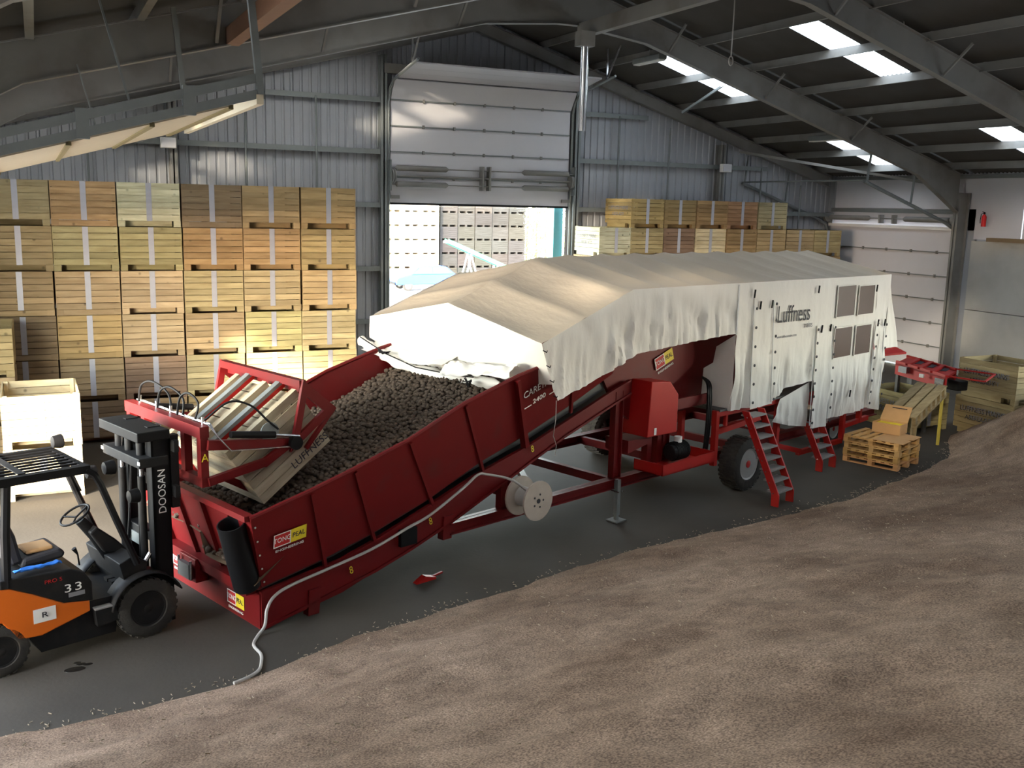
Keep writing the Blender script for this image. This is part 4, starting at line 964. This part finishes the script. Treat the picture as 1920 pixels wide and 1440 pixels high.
# black toggles and eyelets along the curtain joins
tg = MB().box(-.012, -.012, -.075, .012, .012, .075).mesh('toggle', M['black']); ey = MB().lathe([(.0, 0), (.028, 0), (.028, .012), (0, .012)], (0, 0, 0), (0, -1, 0), 10).mesh('eyelet', M['ink'])
for a, z in ((9.76, 3.72), (9.98, 3.50), (10.38, 3.50), (12.08, 3.70), (12.32, 2.90), (12.68, 2.90), (14.78, 2.86), (14.58, 3.62), (15.1, 2.85), (13.75, 1.42)): link('toggle', tg, tc_, loc=(a, BN - .07, z), rot=(0, .15, 0))
for col_, (a0, z0, a1, z1, n) in enumerate(((9.83, 3.45, 9.9, 1.7, 6), (10.5, 3.5, 10.63, 1.68, 7), (12.14, 2.9, 12.18, 1.0, 8), (12.84, 2.9, 12.9, .95, 8), (14.75, 2.85, 14.66, 1.1, 8), (15.16, 2.8, 15.22, .98, 8))):
    for k in range(n):
        t = k / (n - 1); link('eyelet', ey, tc_, loc=(a0 + (a1 - a0) * t, BN - .085, z0 + (z1 - z0) * t))
    bar('curtain_hem', M['tarpgrey'], (a0 - .05, BN - .058, z0 + .05), (a1 - .05, BN - .058, z1 - .05), .012, .012, tc_)

# ------------------------------------------------------------------ cable drum, power cable
ML = lambda a, b, z: Mm @ Vector((a, b, z))
rl_ = empty('cable_drum', ML(4.25, -.38, .93), TH); tag(rl_, 'wooden cable drum wound with grey cable hanging by the red chassis', 'cable drum')
for y0 in (-.20, .17):
    MB().lathe([(0, 0), (.05, 0), (.05, 0), (.30, 0), (.30, .03), (0, .03)], (0, y0, 0), (0, 1, 0), 30).build('flange', mat('drum_board_%d' % (y0 > 0), (.42, .36, .31), .9, 0, .15), rl_, True)
core = MB()
for k in range(9): core.lathe([(.0, 0), (.13, 0), (.15, .018), (.13, .036), (0, .036)], (0, -.165 + .037 * k, 0), (0, 1, 0), 22)
core.build('wound_cable', M['cable'], rl_, True)
for k in range(5):
    a_ = 2 * math.pi * k / 5; MB().lathe([(0, 0), (.016, 0), (.016, .004), (0, .004)], (.1 * math.cos(a_), -.202, .1 * math.sin(a_)), (0, -1, 0), 8).build('hole', M['ink'], rl_)
MB().lathe([(0, 0), (.035, 0), (.035, .006), (0, .006)], (0, -.202, 0), (0, -1, 0), 12).build('spindle_hole', M['ink'], rl_)
tube('hanger_rod', M['steeldark'], [(0, -.19, 0), (0, .45, 0)], .025, rl_, 8)
tube('hanger_rod', M['steeldark'], [(0, .42, 0), (0, .42, -.3)], .02, rl_, 8)
cb = [ML(4.15, -.42, 1.08), ML(3.95, -.3, 1.25), ML(3.6, -.16, 1.36), ML(3.45, -.12, 1.37), ML(3.2, -.1, 1.22), ML(2.6, -.1, .95), ML(2.2, -.09, .84), ML(1.6, -.09, .68), ML(.9, -.08, .57), ML(.4, -.08, .5), ML(.15, -.09, .43), ML(.02, -.11, .3), ML(-.03, -.13, .1), Vector((2.12, 11.35, .015)), Vector((2.03, 11.12, .015)), Vector((2.06, 10.85, .015)), Vector((2.02, 10.63, .015)), Vector((1.95, 10.44, .02)), Vector((1.80, 10.30, .03)), Vector((1.62, 10.22, .03))]
fine = []
for i in range(len(cb) - 1):
    p0, p1, p2, p3 = cb[max(i - 1, 0)], cb[i], cb[i + 1], cb[min(i + 2, len(cb) - 1)]
    for k in range(5):
        t = k / 5; fine.append(.5 * ((2 * p1) + (p2 - p0) * t + (2 * p0 - 5 * p1 + 4 * p2 - p3) * t * t + (3 * p1 - p0 - 3 * p2 + p3) * t ** 3))
tag(tube('power_cable', M['cable'], fine, .019), 'grey power cable looped along the red hopper down to the floor', 'cable')
wd = empty('wheel_chock', (4.62, 12.3, 0), .3); tag(wd, 'small red metal chock lying on the dark floor', 'chock')
MB().prism([(-.18, -.05, 0), (.16, -.05, 0), (.16, -.05, .03), (-.02, -.05, .08)], (0, .1, 0)).build('wedge', M['redbright'], wd); bar('handle', M['redbright'], (.1, 0, .03), (.34, .05, .03), .03, .025, wd)

# ------------------------------------------------------------------ outfeed conveyor behind the cover
oc = empty('outfeed_conveyor', (19.3, 17.0, 0)); tag(oc, 'red outfeed conveyor poking out beyond the white cover', 'conveyor')
C4 = [Vector((19.05, 17.75, 1.62)), Vector((18.55, 15.80, 1.60)), Vector((19.55, 16.35, 1.62)), Vector((20.0, 18.25, 1.64))]
o0 = Vector((19.3, 17.0, 0)); C4 = [p - o0 for p in C4]
MB().prism([C4[0], C4[1], C4[1] + Vector((0, 0, -.32)), C4[0] + Vector((0, 0, -.34))], (.05, -.01, 0)).build('side_plate', RB, oc)
MB().prism([C4[3], C4[2], C4[2] + Vector((0, 0, -.3)), C4[3] + Vector((0, 0, -.3))], (-.05, .01, 0)).build('side_plate', RB, oc)
MB().prism([p + Vector((0, 0, -.06)) for p in C4], (0, 0, -.05)).build('belt', M['redbright'], oc)
for t in (.25, .5, .75):
    bar('cross_bar', RB, C4[0].lerp(C4[1], t) + Vector((0, 0, -.02)), C4[3].lerp(C4[2], t) + Vector((0, 0, -.02)), .10, .05, oc)
    bar('slot', M['ink'], C4[0].lerp(C4[1], t + .07).lerp(C4[3].lerp(C4[2], t + .07), .55) + Vector((0, 0, -.055)), C4[3].lerp(C4[2], t + .07) + Vector((0, 0, -.055)), .16, .012, oc)
box('control_plate', M['chrome'], -.80, -1.18, 1.28, -.76, -.95, 1.5, oc); box('label_plate', M['white'], -.72, -.55, 1.42, -.69, -.42, 1.5, oc)
MB().box(-.52, .15, 1.4, -.42, .4, 1.55).build('switch_box', M['chrome'], oc)
for p in (C4[1], C4[2]):
    d = (C4[2] - C4[1]).cross(Vector((0, 0, 1))).normalized() * -.0
    bar('guide_rod', RB, p + Vector((.0, 0, -.02)), p + Vector((.25, -.85, -.02)), .04, .03, oc)
bar('guide_rod', RB, C4[1] + Vector((.25, -.85, -.02)), C4[2] + Vector((.25, -.85, -.02)), .04, .03, oc)
MB().prism([(-.25, 1.35, 1.62), (.9, 1.5, 1.62), (.75, 2.0, 1.8), (.0, 1.9, 1.95)], (0, 0, .05)).build('hood', RB, oc)
for p in (C4[0], C4[3], (C4[0] + C4[1]) / 2 + Vector((.2, .0, 0)), (C4[2] + C4[3]) / 2): box('leg', M['steeldark'], p.x + .08, p.y - .04, 0, p.x + .16, p.y + .04, 1.35, oc)
MB().box(.12, -.85, 1.1, .45, -.5, 1.34).build('drive_motor', M['dark'], oc, bevel=.03)

# ------------------------------------------------------------------ pallets, cardboard, timber ramp
PALZ = .144; pal_rot = math.radians(19)
def pallet(loc, rz, label, first=[None]):
    if first[0] is None:
        t = empty('wooden_pallet')
        L_, W_ = 1.2, 1.0
        bl = MB().box(-.07, -.05, .022, .07, .05, .1).mesh('block', M['wood_y']); tb_ = MB().box(-W_ / 2, -.05, .122, W_ / 2, .05, .144).mesh('deck_board', M['wood'])
        st = MB().box(-.05, -L_ / 2, .1, .05, L_ / 2, .122).mesh('stringer_board', M['wood_y']); bb_ = MB().box(-.05, -L_ / 2, 0, .05, L_ / 2, .022).mesh('bottom_board', M['wood_y'])
        for y_ in [-.55 + .1833 * k for k in range(7)]: link('deck_board', tb_, t, loc=(0, y_, 0))
        for x_ in (-.45, 0, .45):
            link('stringer_board', st, t, loc=(x_, 0, 0)); link('bottom_board', bb_, t, loc=(x_, 0, 0))
            for y_ in (-.55, 0, .55): link('block', bl, t, loc=(x_ * .96, y_, 0))
        o = first[0] = t
    else: o = copy_tree(first[0])
    col = tuple(v * RND.uniform(.9, 1.1) for v in (.58, .36, .16)) + (1,)
    o.color = col
    for ch in o.children: ch.color = col
    o.location = loc; o.rotation_euler = (0, 0, rz); return tag(o, label, 'pallet', 'pallets in the low stack')
pc = Vector((15.42, 14.82)) + Vector((math.cos(TH), math.sin(TH))) * .5
for k in range(4): pallet((pc.x + RND.uniform(-.01, .01), pc.y + RND.uniform(-.01, .01), PALZ * k), TH + RND.uniform(-.01, .01), ('bottom', 'second lowest', 'third from the floor', 'topmost')[k] + ' pine pallet of the low stack by the timber ramp')
cs = empty('cardboard_sheet', (pc.x + .1, pc.y - .25, PALZ * 4 + .002), TH + .1); tag(cs, 'flat torn cardboard sheet lying on the pallet stack', 'cardboard')
MB().prism([(-.55, -.35, 0), (-.15, -.38, 0), (-.12, -.30, 0), (-.02, -.30, 0), (0, -.38, 0), (.45, -.40, 0), (.5, .22, 0), (-.5, .3, 0)], (0, 0, .008)).build('sheet', M['card'], cs)
cbx = empty('cardboard_box', (pc.x + .36, pc.y + .16, PALZ * 4 + .012), TH + .05); tag(cbx, 'open cardboard box with one flap up at the ramp end', 'box')
bx_ = MB().box(-.2, -.3, 0, -.19, .3, .22).box(.19, -.3, 0, .2, .3, .22).box(-.19, -.3, 0, .19, -.29, .22).box(-.19, .29, 0, .19, .3, .22).box(-.19, -.29, 0, .19, .29, .01); bx_.build('carton', M['card'], cbx)
MB().prism([(.19, -.3, .22), (.19, .3, .22), (.42, .29, .52), (.42, -.29, .52)], (.008, 0, -.006)).build('flap', M['card'], cbx)
MB().box(-.18, -.28, .16, .18, .28, .185).build('yellow_liner', M['yellow'], cbx)
bar('print_line', M['ink'], (.37, -.2, .475), (.37, .12, .475), .02, .004, cbx, up=(-.5, 0, .6))
rm_ = empty('timber_ramp', (16.45, 15.2, 0)); tag(rm_, 'long sloping timber pallet ramp rising from the pallet stack', 'ramp')
A0, A1 = Vector((.24, .10, .86)), Vector((1.95, .82, 1.34)); dr = (A1 - A0).normalized(); sd = dr.cross(Vector((0, 0, 1))).normalized(); un = sd.cross(dr)
wood_col = (.30, .24, .14, 1)
for k, s_ in enumerate((-.24, 0, .24)):
    o = bar('deck_board', M['wood'], A0 + sd * s_ + un * .02, A1 + sd * s_ + un * .02, .2, .025, rm_, up=un); o.color = wood_col
    o = bar('runner', M['wood'], A0 + sd * s_ * 1.25 - un * .2, A1 + sd * s_ * 1.25 - un * .2, .08, .025, rm_, up=un); o.color = wood_col
    for j in range(7):
        c_ = A0.lerp(A1, (j + .3) / 6.6) + sd * s_ * 1.2 - un * .09; o = bar('block', M['wood'], c_ - dr * .06, c_ + dr * .06, .08, .19, rm_, up=un); o.color = wood_col
for t in (.08, .92):
    for s_ in (-.3, .3):
        c_ = A0.lerp(A1, t) + sd * s_; o = box('leg', M['dullyellow'] if t > .5 and s_ > 0 else M['wood_v'], c_.x - .025, c_.y - .025, 0.0, c_.x + .025, c_.y + .025, c_.z - .2, rm_); o.color = wood_col
# ------------------------------------------------------------------ forklift with box tipper
fk = empty('forklift', Mm @ Vector((-1.1, 1.3, 0)), TH)
tag(fk, 'orange and black forklift tipping a crate into the red hopper', 'forklift')
BK, DK, OR = M['black'], M['dark'], M['orange']
for sy_ in (-1, 1):
    wheel(fk, (0, sy_ * .50, .36), (0, sy_, 0), .36, .24, 'front_wheel', DK, DK, 26)
    wheel(fk, (-1.62, sy_ * .46, .29), (0, sy_, 0), .29, .2, 'rear_wheel', DK, DK, 22)
def ext(name, mt, prof, y0, y1, **k): return MB().prism([(x_, y0, z_) for x_, z_ in prof], (0, y1 - y0, 0)).build(name, mt, fk, **k)
ext('side_body', OR, [(-2.0, 1.05), (-1.5, .99), (-1.25, .86), (-.95, .68), (-.66, .63), (-.66, .50), (-1.2, .36), (-1.45, .38), (-1.6, .62), (-2.0, .62)], -.56, .56, bevel=.015)
ext('hood_panel', DK, [(-1.6, 1.10), (-.85, 1.06), (-.70, .98), (-.63, .85), (-.63, .63), (-.95, .68), (-1.25, .86), (-1.5, .99), (-1.6, 1.0)], -.575, .575, bevel=.012)
ext('counterweight', OR, [(-1.9, 1.2), (-2.35, 1.1), (-2.45, .7), (-2.35, .25), (-1.98, .22), (-1.95, .62)], -.58, .58, bevel=.05)
ext('underframe', DK, [(-1.36, .40), (-1.2, .14), (-.36, .14), (-.3, .50), (-.66, .52), (-1.2, .38)], -.5, .5)
ext('side_step', DK, [(-.62, .50), (-.38, .50), (-.36, .32), (-.6, .30)], -.6, -.48); box('step_plate', M['greybelt'], -.62, -.6, .50, -.38, -.46, .515, fk)
ext('floor_plate', DK, [(-.7, .60), (-.1, .58), (-.1, .50), (-.7, .52)], -.5, .5)
ext('front_cowl', DK, [(-.12, .5), (-.02, .5), (.06, .9), (-.1, 1.02), (-.28, .95), (-.22, .7)], -.5, .5, bevel=.01)
for sy_ in (-1, 1):
    fe_ = MB()
    fe_.grid(lambda u, v: (.44 * math.cos(math.radians(20 + 150 * u)) , sy_ * (.36 + .28 * v), .36 + .44 * math.sin(math.radians(20 + 150 * u))), 14, 2)
    fe_.build('fender', DK, fk, True, solid=.015)
# overhead guard
for sy_ in (-1, 1):
    tube('front_pillar', BK, [(-.08, sy_ * .53, .92), (-.30, sy_ * .54, 1.5), (-.47, sy_ * .54, 1.98), (-.53, sy_ * .54, 2.10), (-.62, sy_ * .54, 2.17)], .042, fk, 8)
    tube('rear_pillar', BK, [(-1.52, sy_ * .53, 1.0), (-1.50, sy_ * .54, 1.6), (-1.46, sy_ * .54, 2.12)], .05, fk, 8)
    bar('guard_rail', BK, (-1.95, sy_ * .54, 2.17), (-.58, sy_ * .54, 2.17), .07, .09, fk)
bar('guard_rail', BK, (-.6, -.54, 2.16), (-.6, .54, 2.16), .07, .07, fk); bar('guard_rail', BK, (-1.95, -.54, 2.17), (-1.95, .54, 2.17), .07, .07, fk)
for k in range(8): bar('guard_bar', BK, (-1.95, -.44 + .126 * k, 2.19), (-.6, -.44 + .126 * k, 2.19), .03, .022, fk)
bar('guard_strap', DK, (-1.28, -.5, 2.222), (-1.28, .5, 2.222), .08, .012, fk)
bar('grab_handle', BK, (-.42, .52, 1.95), (-.3, .50, 1.62), .025, .025, fk)
for (x_, y_, z_) in ((-.46, -.60, 2.16), (-.2, -.62, 1.78), (-.2, .62, 1.8), (-.62, .5, 2.28)):
    lp = MB().lathe([(0, 0), (.07, .02), (.085, .1), (.085, .13), (0, .13)], (x_, y_, z_), (1, 0, 0), 14).build('work_lamp', BK, fk, True)
    MB().lathe([(0, 0), (.075, 0), (.075, .006), (0, .006)], (x_ + .13, y_, z_), (1, 0, 0), 14).build('lens', M['glass'], lp)
# seat, controls
ext('seat_cushion', M['seat'], [(-1.28, 1.07), (-.82, 1.09), (-.78, 1.15), (-.85, 1.22), (-1.25, 1.18)], -.26, .26, bevel=.04)
ext('seat_back', M['seat'], [(-1.38, 1.1), (-1.24, 1.12), (-1.30, 1.45), (-1.38, 1.66), (-1.47, 1.68), (-1.5, 1.55)], -.24, .24, bevel=.05)
MB().box(-1.2, -.2, 1.2, -.9, .1, 1.25).build('paper_bag', M['card'], fk, bevel=.02)
tube('steering_column', DK, [(-.18, 0, .92), (-.35, 0, 1.2), (-.52, 0, 1.42)], [.1, .08, .06], fk, 10)
ext('instrument_cowl', DK, [(-.1, .95), (-.3, 1.0), (-.46, 1.28), (-.38, 1.34), (-.16, 1.14), (-.02, .98)], -.15, .15, bevel=.02)
sw = MB(); ax = Vector((-.5, 0, .87)).normalized(); sdv = Vector((0, 1, 0)); uv = ax.cross(sdv); c0 = Vector((-.57, 0, 1.49))
sw.tube([c0 + (sdv * math.cos(a_) + uv * math.sin(a_)) * .18 for a_ in [k * math.pi / 12 for k in range(25)]], .014, 8, False); stw = sw.build('steering_wheel', BK, fk, True)
for k in range(3): a_ = k * 2.094 + .5; tube('spoke', BK, [c0 - ax * .03, c0 + (sdv * math.cos(a_) + uv * math.sin(a_)) * .18], .012, stw, 6)
tube('lever', BK, [(-.66, -.3, .98), (-.68, -.32, 1.12), (-.72, -.32, 1.2)], [.01, .01, .028], fk, 8)
for y_ in (-.25, -.12): box('pedal', DK, -.3, y_ - .05, .64, -.18, y_ + .05, .68, fk)
rg_ = MB(); rg_.grid(lambda u, v: (-1.42 + .5 * u, -.50 + .07 * v + .03 * noise.noise((u * 5, v, 2)), 1.115 + .045 * abs(noise.noise((u * 6, v * 3, 1))) + .012), 14, 4); rg_.build('blue_rag', M['bluecloth'], fk, True, solid=.015)
# body markings
yb_ = -.582
for k_, x_ in enumerate((-.95, -.835)): text('lettering', '3', .135, M['white'], (x_, yb_, .80), (1, 0, 0), (0, 0, 1), fk, sx=1.45)
text('lettering', 'PRO 5', .06, M['redink'], (-1.15, yb_, .955), (1, 0, 0), (0, 0, 1), fk, sx=1.2)
box('data_plate', M['inkgrey'], -.90, yb_ - .003, .735, -.72, yb_, .785, fk)
st_ = box('notice_sticker', M['white'], -1.28, -.566, .52, -1.04, -.562, .68, fk)
text('lettering', 'R', .09, M['ink'], (-1.16, -.570, .60), (1, 0, 0), (0, 0, 1), st_, True, sx=1.4)
# mast
for sy_ in (-1, 1):
    MB().box(.16, sy_ * .42 - .08, .08, .38, sy_ * .42 - .06 if sy_ < 0 else sy_ * .42 - .06, 2.38).box(.16, sy_ * .42 - .08, .08, .19, sy_ * .42 + .06, 2.38).box(.35, sy_ * .42 - .08, .08, .38, sy_ * .42 + .06, 2.38).build('mast_channel', BK, fk)
    MB().box(.2, sy_ * .30 - .04, .12, .36, sy_ * .30 + .04, 2.50).build('inner_mast', DK, fk)
    tube('lift_cylinder', DK, [(.13, sy_ * .27, .15), (.13, sy_ * .27, 1.9)], .045, fk, 10); tube('lift_rod', M['chrome'], [(.13, sy_ * .27, 1.9), (.13, sy_ * .27, 2.45)], .022, fk, 8)
    tube('lift_chain', M['steeldark'], [(.33, sy_ * .16, .3), (.33, sy_ * .16, 2.4)], .022, fk, 6)
    tube('hydraulic_hose', BK, [(.2, sy_ * .1, 2.35), (.16, sy_ * .12, 1.6), (.12, sy_ * .18, .9), (.1, sy_ * .25, .7)], .018, fk, 6)
for z_, x0_, x1_, hw in ((2.42, -.02, .38, .55), (2.10, -.0, .36, .52), (1.15, .16, .3, .4), (.35, .16, .3, .4)):
    box('mast_crosshead', DK if z_ < 2.4 else BK, x0_, -hw, z_ - .05, x1_, hw, z_ + .07, fk, bevel=.012)
for y_ in (-.3, .02, .3): MB().lathe([(0, 0), (.05, 0), (.05, .3), (.035, .34), (0, .34)], (.12, y_, 2.1), (0, 0, 1), 12).build('cylinder_head', DK, fk, True)
for y_ in (-.52, .52): box('reflector', M['white'], -.006, y_ - .03, 2.10, 0, y_ + .03, 2.14, fk)
box('mast_plate', M['rail'], .15, -.3, .98, .16, .3, 1.12, fk)
text('lettering', 'DOOSAN', .135, M['white'], (.315, -.510, 1.46), (0, 0, 1), (-1, 0, 0), fk, sx=.95, extrude=.001)
tube('tilt_cylinder', M['chrome'], [(-.08, -.36, .62), (.16, -.36, .95)], .03, fk, 8)
for z_ in (1.72, 2.28): box('carriage_bar', DK, .40, -.6, z_ - .07, .46, .6, z_ + .07, fk)
for y_ in (-.45, .45): box('carriage_plate', DK, .40, y_ - .05, 1.5, .50, y_ + .05, 2.4, fk)
# box tipper frame
tp = empty('box_tipper', (1.1, -1.3, 0), 0, fk)     # local axes now follow the machine's a, b
def tb2(name, p, q, w=.09, h=.11, mt=None, up=(0, 0, 1)): return bar(name, mt or M['red'], p, q, w, h, tp, up)
tb2('top_bar', (-.36, .60, 2.42), (-.36, 2.72, 2.42), .12, .14); tb2('bottom_bar', (-.36, .60, 1.80), (-.36, 2.72, 1.80), .1, .12)
for b in (.66, 1.08, 2.2, 2.64): tb2('frame_post', (-.36, b, 1.8), (-.36, b, 2.42), .1, .1)
for b in (.60, 2.68):
    tb2('tipper_arm', (-.33, b, 2.26), (.92, b, 2.10), .07, .12); tb2('tipper_arm', (-.33, b, 1.80), (.45, b, 1.92), .07, .10); tb2('tipper_arm', (.42, b, 1.90), (.86, b, 2.14), .07, .10)
    tube('ram', BK, [(-.05, b - .06 if b < 1 else b + .06, 2.36), (.56, b - .06 if b < 1 else b + .06, 2.27)], .045, tp, 10); tube('ram_rod', M['chrome'], [(.56, b - .06 if b < 1 else b + .06, 2.27), (.92, b - .06 if b < 1 else b + .06, 2.2)], .02, tp, 8)
    outer = [(1.0, b, 2.92), (1.50, b, 2.50), (.80, b, 2.0)]; cen = Vector((1.1, b, 2.47)); inner = [tuple(cen + (Vector(p) - cen) * .52) for p in outer]
    MB().ringprism(outer, inner, (0, -.05 if b < 1 else .05, 0)).build('cradle_plate', M['red'], tp)
    MB().lathe([(0, 0), (.09, 0), (.09, .1), (0, .1)], (.86, b, 2.12), (0, -1 if b < 1 else 1, 0), 16).build('pivot', BK, tp, True)
    tb2('clamp_bar', (1.5, b, 2.5), (1.05, b, 2.0), .05, .05)
tb2('cradle_bar', (1.02, .6, 2.86), (1.02, 2.68, 2.86), .1, .1); tb2('cradle_lip', (1.1, .62, 2.78), (1.1, 2.66, 2.78), .04, .12)
dS = Vector((.829, 0, .559)); nS = Vector((-.559, 0, .829)); mid = Vector((.48, 1.5, 2.43))
for b in (-.38, .40):
    p = mid + Vector((0, b, 0)) + nS * .012
    bar('tipper_fork', M['rail'], p - dS * .62, p + dS * .66, .10, .09, tp, up=nS)
    bar('fork_edge', M['redbright'], p - dS * .62 + Vector((0, -.055, 0)) - nS * .03, p + dS * .66 + Vector((0, -.055, 0)) - nS * .03, .01, .05, tp, up=nS)
for k in range(3): tube('hydraulic_hose', BK, spline([(-.36, 2.4 - .55 * k, 2.52), (-.34, 2.35 - .55 * k, 2.74), (-.3, 2.1 - .5 * k, 2.82), (-.25, 1.75 - .4 * k, 2.7), (-.3, 1.6 - .3 * k, 2.45)]), .015, tp, 6)
tube('hydraulic_hose', BK, spline([(-.2, .9, 2.5), (.05, .75, 2.72), (.3, .66, 2.66), (.5, .6, 2.45), (.62, .55, 2.33)]), .015, tp, 6)
for k in range(2): tube('steel_pipe', M['chrome'], [(-.30 + .03 * k, 2.6, 2.51), (-.30 + .03 * k, .62, 2.51), (-.22, .54, 2.36), (-.05, .53, 2.16), (.8, .53, 2.08), (.9, .53, 2.2)], .010, tp, 6)
for b in (.75, 1.6, 2.0, 2.5): tube('pipe_fitting', M['chrome'], [(-.3, b, 2.49), (-.3, b, 2.58)], .02, tp, 8)
text('lifting_mark', 'A', .14, M['yellow'], (-.36, .605, 2.1), (1, 0, 0), (0, 0, 1), tp, True)
tb2('lower_clamp', (.05, .95, 1.72), (.62, .95, 1.38), .05, .09)
MB().lathe([(0, 0), (.13, 0), (.13, .015), (0, .015)], (.52, .60, 2.3), (0, -1, 0), 24).build('sector_plate', M['rail'], tp)
# the tipped crate itself, a thing held by the tipper
tcr = empty('potato_crate')
tag(tcr, 'pine crate tipped upside down in the forklift tipper over the hopper', 'crate')
ccol = (.42, .37, .28, 1)
def tpart(name, me, loc): o = link(name, me, tcr, loc=loc); o.color = ccol; return o
bbm = MB().box(-.076, -CD / 2 + .02, 0, .076, CD / 2 - .02, .02).mesh('base_board', M['wood_y'])
for k in range(7): tpart('base_board', bbm, (-CW / 2 + .09 + .178 * k, 0, .11))
rnm = MB().box(-CW / 2, -.05, 0, CW / 2, .05, .11).mesh('runner', M['wood'])
for y_ in (-.73, 0, .73): tpart('runner', rnm, (0, y_, 0))
for k in range(6):
    for sx in (-1, 1):
        tpart('board', ME['bx'], (0, sx * (CD / 2 - .011), SK + BH * k)); tpart('board', ME['by'], (sx * (CW / 2 - .014), 0, SK + BH * k))
for sx in (-1, 1):
    for sy_ in (-1, 1): tpart('corner_post', ME['post'], (sx * (CW / 2 - .07), sy_ * (CD / 2 - .062), SK))
zc = Vector((.559, 0, -.829))
mloc = Matrix((dS, Vector((0, -1, 0)), zc)).transposed().to_4x4(); mloc.translation = mid
tcr.matrix_world = Mm @ mloc
text('lettering', 'LUFFNESS', .15, M['ink'], (.3, CD / 2 + .003, CP - .12), (1, 0, 0), (0, 0, -1), tcr, True)

# ------------------------------------------------------------------ the sunlit yard beyond the doorway
for k in range(3):
    for r in range(7):
        crate(0, (20.9 + 1.27 * k, 62.8, CP * r), 0, 'white', '%s crate up in %s column of the bleached outdoor stack behind the blue car' % (ORD[r], ORD[k]), 'bleached crates outdoors')
for k in range(5):
    for r in range(7):
        crate(0, (24.95 + 1.27 * k, 63.2 + .05 * (k % 2), CP * r), .0, 'grey', '%s crate up in %s column of the grey outdoor stack behind the green conveyor' % (ORD[r], ORD[k]), 'grey crates outdoors')
cv = empty('field_conveyor', (21.6, 50, 0)); tag(cv, 'green elevator conveyor on white legs out in the yard', 'conveyor')
p, q = Vector((-1.75, 0, 3.15)), Vector((2.4, 0, 1.45)); un2 = Vector((.38, 0, .925))
bar('belt', M['belt'], p, q, .5, .05, cv)
for y_ in (-.28, .28): bar('side_rail', M['green'], p + Vector((0, y_, .05)), q + Vector((0, y_, .05)), .05, .22, cv)
bar('head_roller', M['rail'], p + Vector((0, -.3, 0)), p + Vector((0, .3, 0)), .12, .12, cv)
for x_, z_ in ((-.4, 2.5), (1.2, 1.85)):
    for y_ in (-.25, .25):
        bar('leg', M['white'], (x_, y_, z_), (x_ - .6, y_ * 1.6, 0), .06, .06, cv); bar('leg', M['white'], (x_, y_, z_), (x_ + .7, y_ * 1.6, 0), .06, .06, cv)
car = empty('car', (21.0, 56.6, 0)); tag(car, 'small blue hatchback parked in the yard by the outdoor crates', 'car')
PR = [(-2.0, .35), (-2.02, .62), (-1.9, .78), (-1.1, .95), (1.85, .98), (2.0, .7), (1.98, .35)]; cab = [(-1.05, .95), (-.45, 1.40), (.2, 1.47), (1.2, 1.42), (1.8, .98)]
MB().prism([(x_, -.82, z_) for x_, z_ in PR], (0, 1.64, 0)).build('body', M['carblue'], car, True, bevel=.06)
cabm = MB(); cabm.hexa([(-1.05, -.78, .95), (1.8, -.78, .97), (1.8, .78, .97), (-1.05, .78, .95), (-.35, -.6, 1.43), (1.25, -.6, 1.43), (1.25, .6, 1.43), (-.35, .6, 1.43)]); cabm.build('cabin', M['carblue'], car, bevel=.05)
MB().prism([(-.85, -.745, 1.02), (.3, -.745, 1.02), (.3, -.63, 1.36), (-.38, -.63, 1.36)], (0, -.012, .0)).build('side_window', M['glass'], car)
MB().prism([(.38, -.745, 1.02), (1.5, -.745, 1.02), (1.2, -.63, 1.36), (.38, -.63, 1.36)], (0, -.012, .0)).build('side_window', M['glass'], car)
MB().prism([(-.98, -.66, 1.0), (-.98, .66, 1.0), (-.45, .54, 1.38), (-.45, -.54, 1.38)], (-.02, 0, .012)).build('windscreen', M['glass'], car)
for x_ in (-1.25, 1.3):
    for sy_ in (-1, 1):
        w_ = empty('wheel', (x_, sy_ * .72, .3), 0, car)
        MB().lathe([(.19, -.09), (.29, -.09), (.3, -.05), (.3, .05), (.29, .09), (.19, .09)], (0, 0, 0), (0, sy_, 0), 24, True).build('tyre', M['rubber'], w_, True)
        MB().lathe([(.19, .06), (.19, .09), (.1, .07), (0, .08)], (0, 0, 0), (0, sy_, 0), 20).build('hubcap', M['rim'], w_, True)
MB().box(-2.03, -.75, .58, -1.95, -.45, .70).build('headlamp', M['chrome'], car); MB().box(-2.06, -.7, .35, -1.98, .7, .5).build('bumper', M['black'], car)
hd = MB(); rh = random.Random(9)
for i in range(4200):
    x_, y_, z_ = rh.uniform(31.2, 36), 64.5 + rh.uniform(-.9, .9), rh.uniform(0, 6.5); n_ = Vector((rh.gauss(0, 1), rh.gauss(-.6, 1), rh.gauss(.4, 1))).normalized(); t_ = n_.orthogonal().normalized() * rh.uniform(.07, .13); b_ = n_.cross(t_)
    c_ = Vector((x_, y_, z_)); hd.poly([c_ - t_, c_ + b_ * .6, c_ + t_, c_ - b_ * .6])
hg = MB(); [hg.tube([(31.8 + .8 * k, 64.5, 0), (31.8 + .8 * k + rh.uniform(-.2, .2), 64.5, 5.5)], [.08, .02], 6) for k in range(6)]
ht = empty('hedge', (33.6, 64.5, 0)); tag(ht, 'tall sunlit hedge beside the outdoor crates', 'hedge')
lf = hd.mesh('foliage', M['leaf']); lf.transform(Matrix.Translation((-33.6, -64.5, 0))); lo = link('foliage', lf, ht); lo['kind'] = 'stuff'
sm2 = hg.mesh('stems', M['olive']); sm2.transform(Matrix.Translation((-33.6, -64.5, 0))); link('stems', sm2, ht)
for k_ in PROTO:
    if k_ not in USED:
        for ch in list(PROTO[k_].children): bpy.data.objects.remove(ch)
        bpy.data.objects.remove(PROTO[k_])
